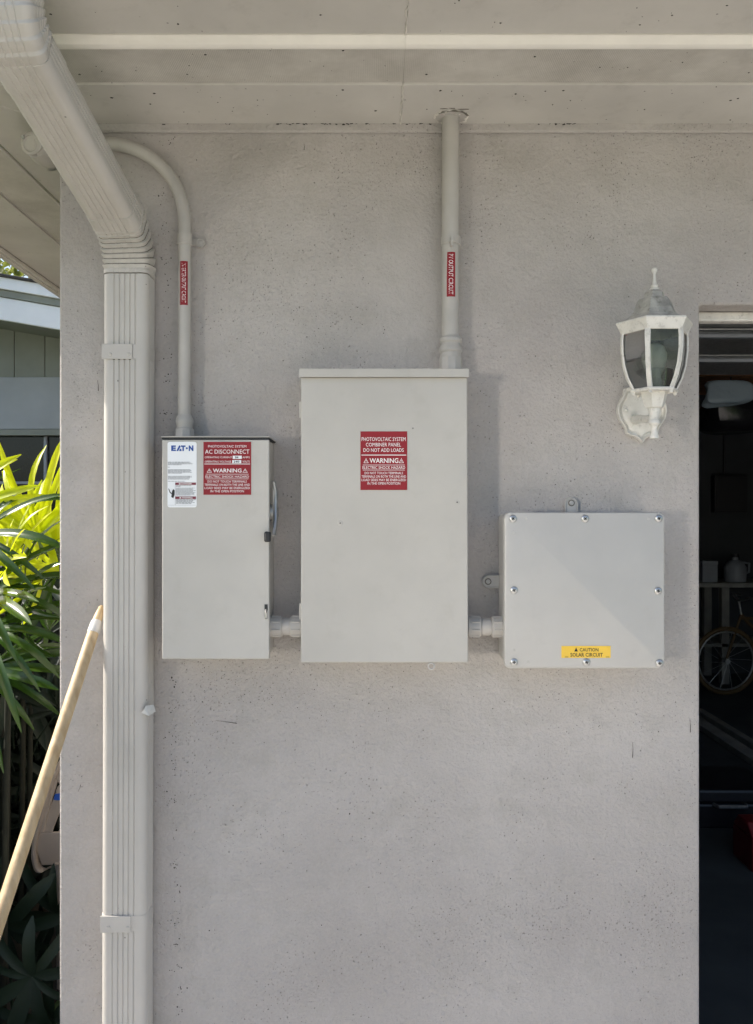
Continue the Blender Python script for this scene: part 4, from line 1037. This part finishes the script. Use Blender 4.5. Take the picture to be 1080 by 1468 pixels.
for i in range(7): MB().box(XL+.21, W1-.21, 3.2+.16*i, 3.35+.16*i, az(527,3.15)+.002, az(527,3.15)+.02).build('plank', M['brown_wood'], lf, bevel=.002)
def crumple(m, c, s, seed, n=16, mm=10, amp=.12):
    r_ = random.Random(seed); k = [(Vector((r_.gauss(0,1), r_.gauss(0,1), r_.gauss(0,1))).normalized(), r_.uniform(-amp, amp)) for _ in range(40)]
    rings = []
    for j in range(mm+1):
        ring = []
        for i in range(n):
            th = math.pi*j/mm; ph_ = 2*math.pi*i/n
            d_ = Vector((math.sin(th)*math.cos(ph_), math.sin(th)*math.sin(ph_), math.cos(th)))
            q_ = 1 + sum(a_*max(0, d_.dot(kk))**8 for kk, a_ in k)
            e_ = Vector([math.copysign(abs(x_)**.6, x_) for x_ in d_]) * q_
            ring.append(Vector(c) + Vector((e_.x*s[0], e_.y*s[1], e_.z*s[2])))
        rings.append(ring)
    m.rings(rings); return m
c = at(1045, 563, 3.0); tag(crumple(MB(), c, (.145,.05,.075), 3, 26, 18, .16).build('plastic_bag', M['film'], base=c, smooth=25), 'cloudy bluish plastic bag hanging under the garage loft beam', 'bag')
c = at(1048, 597, 3.25); tag(crumple(MB(), c, (.19,.16,.105), 5, 24, 16, .16).build('rubbish_bag', M['black_bag'], base=c, smooth=20), 'shiny black rubbish bag hanging below the plastic bag in the garage', 'bag')
MB().tube([c + Vector((0,0,.08)), c + Vector((0,0,.42))], .004, 6).build('hanging_cord', M['black_plastic'], None, base=c)
tag(bpy.data.objects['hanging_cord'], 'thin cord holding the black rubbish bag from the loft', 'cord')
pb2 = thing('breaker_panel', tuple(at(1049, 735, 6.2)), 'dark square breaker panel on the back wall of the garage', 'electrical box')
a, b = at(1025, 735, 6.2), at(1072, 681, 6.2)
MB().box(a.x, b.x, 6.2, 6.299, a.z, b.z).build('cabinet', M['black_plastic'], pb2, bevel=.005)
MB().box(a.x+.02, b.x-.02, 6.193, 6.199, a.z+.02, b.z-.02).build('door', M['black_plastic'], pb2, bevel=.003)
MB().tube([((a.x+b.x)/2-.03, 6.28, b.z), ((a.x+b.x)/2-.03, 6.28, 2.55)], .012, 8).build('feed_pipe', M['black_plastic'], pb2)
wb = thing('workbench', (3.2, 5.95, 0), 'dark workbench along the back wall of the garage', 'workbench')
zb = az(836, 5.75)
MB().box(2.2, 4.2, 5.75, 6.28, zb-.04, zb).build('top', M['grey_wood'], wb, bevel=.004)
for xx in (2.25, 3.2, 4.1):
    for yy in (5.8, 6.2): MB().box(xx, xx+.07, yy, yy+.07, .004, zb-.041).build('leg', M['grey_wood'], wb)
MB().box(2.2, 4.2, 5.8, 6.25, .35, .38).build('shelf', M['grey_wood'], wb)
def jug(px, lab, mat, w=.09, h=.20):
    p = Vector((GX(px, 5.9), 5.9, zb)); t = thing('plastic_jug', tuple(p), lab, 'jug')
    MB().lathe(p, (0,0,1), [(w*.95,.001),(w,.01),(w,h*.6),(w*.7,h*.8),(w*.3,h*.9),(w*.28,h)], 16).build('body', mat, t, smooth=40)
    MB().lathe(p + Vector((0,0,h)), (0,0,1), [(w*.34,.0005),(w*.34,.03)], 12).build('cap', M['black_plastic'], t, smooth=40)
    MB().tube([p + Vector((w*.6,-.02,h*.8)), p + Vector((w*1.25,-.02,h*.75)), p + Vector((w*1.2,-.02,h*.4)), p + Vector((w*.9,-.02,h*.35))], .011, 8).build('handle', mat, t, smooth=50)
jug(1054, 'grey plastic jug standing on the garage workbench', M['grey_plastic'], .10, .23)
p = Vector((GX(1014, 5.9), 5.9, zb)); bx = thing('storage_carton', tuple(p), 'pale carton on the garage workbench beside the wall edge', 'box')
MB().box(p.x-.07, p.x+.07, 5.83, 5.97, zb+.001, zb+.16).build('carton', M['grey_plastic'], bx, bevel=.003)
MB().box(p.x-.073, p.x+.073, 5.827, 5.973, zb+.161, zb+.20).build('lid', M['grey_plastic'], bx, bevel=.004)
# bicycle
BY = 5.35
bk_ = thing('bicycle', (GX(1040, BY), BY, .004), 'old bicycle with tan tyres parked in the dark garage', 'bicycle')
WR = .30
def wheel(c, tilt=0):
    m = MB(); nn = 32
    ring = lambda R_, r_: MB().tube([c + Vector((R_*math.cos(2*math.pi*i/nn), .12*R_*math.cos(2*math.pi*i/nn), R_*math.sin(2*math.pi*i/nn))) for i in range(nn+1)], r_, 8, False)
    w = ring(WR-.02, .02).build('tyre', M['tan_rubber'], bk_, smooth=60)
    ring(WR-.048, .009).build('rim', M['galv'], w, smooth=60)
    sp = MB()
    for i in range(14):
        a = 2*math.pi*i/14; sp.tube([c + Vector((.02*math.cos(a+1), 0, .02*math.sin(a+1))), c + Vector(((WR-.05)*math.cos(a), .12*(WR-.05)*math.cos(a), (WR-.05)*math.sin(a)))], .0022, 5)
    sp.build('spokes', M['galv'], w)
    MB().lathe(c + Vector((0,-.04,0)), (0,1,0), [(.022,0),(.022,.08)], 12).build('axle', M['galv'], w)
wa = Vector((GX(1041, BY), BY, .004+WR)); wbk = wa + Vector((.93, .11, 0))
wheel(wa); wheel(wbk)
bb = wa + Vector((.53,.06,-.02)); seat_ = wa + Vector((.68,.08,.42)); head = wa + Vector((.14,.016,.40))
fr = MB(); fr.tube([wa, head], .012, 8); fr.tube([head, bb], .016, 8); fr.tube([bb, seat_], .014, 8); fr.tube([seat_ - Vector((.03,0,.08)), head - Vector((0,0,.03))], .014, 8)
fr.tube([bb, wbk], .009, 8); fr.tube([seat_ - Vector((.03,0,.1)), wbk], .008, 8)
fr.build('frame', M['tan_rubber'], bk_, smooth=60)
MB().tube([head, head + Vector((-.02,0,.12)), head + Vector((.0,-.16,.16)), head + Vector((.1,-.24,.15))], .011, 8).tube([head + Vector((-.02,0,.12)), head + Vector((.0,.16,.16)), head + Vector((.1,.24,.15))], .011, 8).build('handlebar', M['galv'], bk_, smooth=60)
crumple(MB(), seat_ + Vector((0,0,.06)), (.13,.07,.03), 9, 14, 8, .05).build('saddle', M['black_plastic'], bk_, smooth=50)
# boards, toolbox and cartons on the garage floor
for i, (xx, w_) in enumerate(((2.36, .10), (2.52, .06))):
    b_ = MB().box(xx, xx+w_, 3.2+.2*i, 4.7, .0045, .045).build('loose_board', M['grey_wood'], base=(xx+w_/2, 4, .0045), bevel=.003)
    tag(b_, ('wider grey board lying on the garage floor', 'narrower grey board lying on the garage floor, farther from the wall')[i], 'board')
p = at(1040, 1180, 2.4); bx = thing('tool_case', (p.x, 2.5, .004), 'dark flat tool case on the garage floor near the opening', 'case')
MB().box(p.x-.26, p.x+.26, 2.35, 2.75, .0045, .13).build('body', M['black_plastic'], bx, bevel=.012)
MB().box(p.x-.26, p.x+.26, 2.35, 2.75, .134, .20).build('lid', M['black_plastic'], bx, bevel=.012)
MB().tube([(p.x-.08,2.35,.13),(p.x-.07,2.31,.13),(p.x+.07,2.31,.13),(p.x+.08,2.35,.13)], .009, 8).build('handle', M['galv'], bx)
p = at(1078, 1260, 1.9); bx = thing('red_toolbox', (p.x, 1.95, .004), 'red metal toolbox on the garage floor', 'toolbox')
MB().box(p.x-.02, p.x+.38, 1.85, 2.05, .0045, .15).build('body', M['red_metal'], bx, bevel=.006)
MB().prism([(p.x-.02,1.85,.152),(p.x-.02,2.05,.152),(p.x-.02,2.0,.21),(p.x-.02,1.9,.21)], (.40,0,0)).build('lid', M['red_metal'], bx, bevel=.006)
MB().tube([(p.x+.12,1.95,.21),(p.x+.12,1.95,.245),(p.x+.24,1.95,.245),(p.x+.24,1.95,.21)], .008, 8).build('handle', M['galv'], bx)
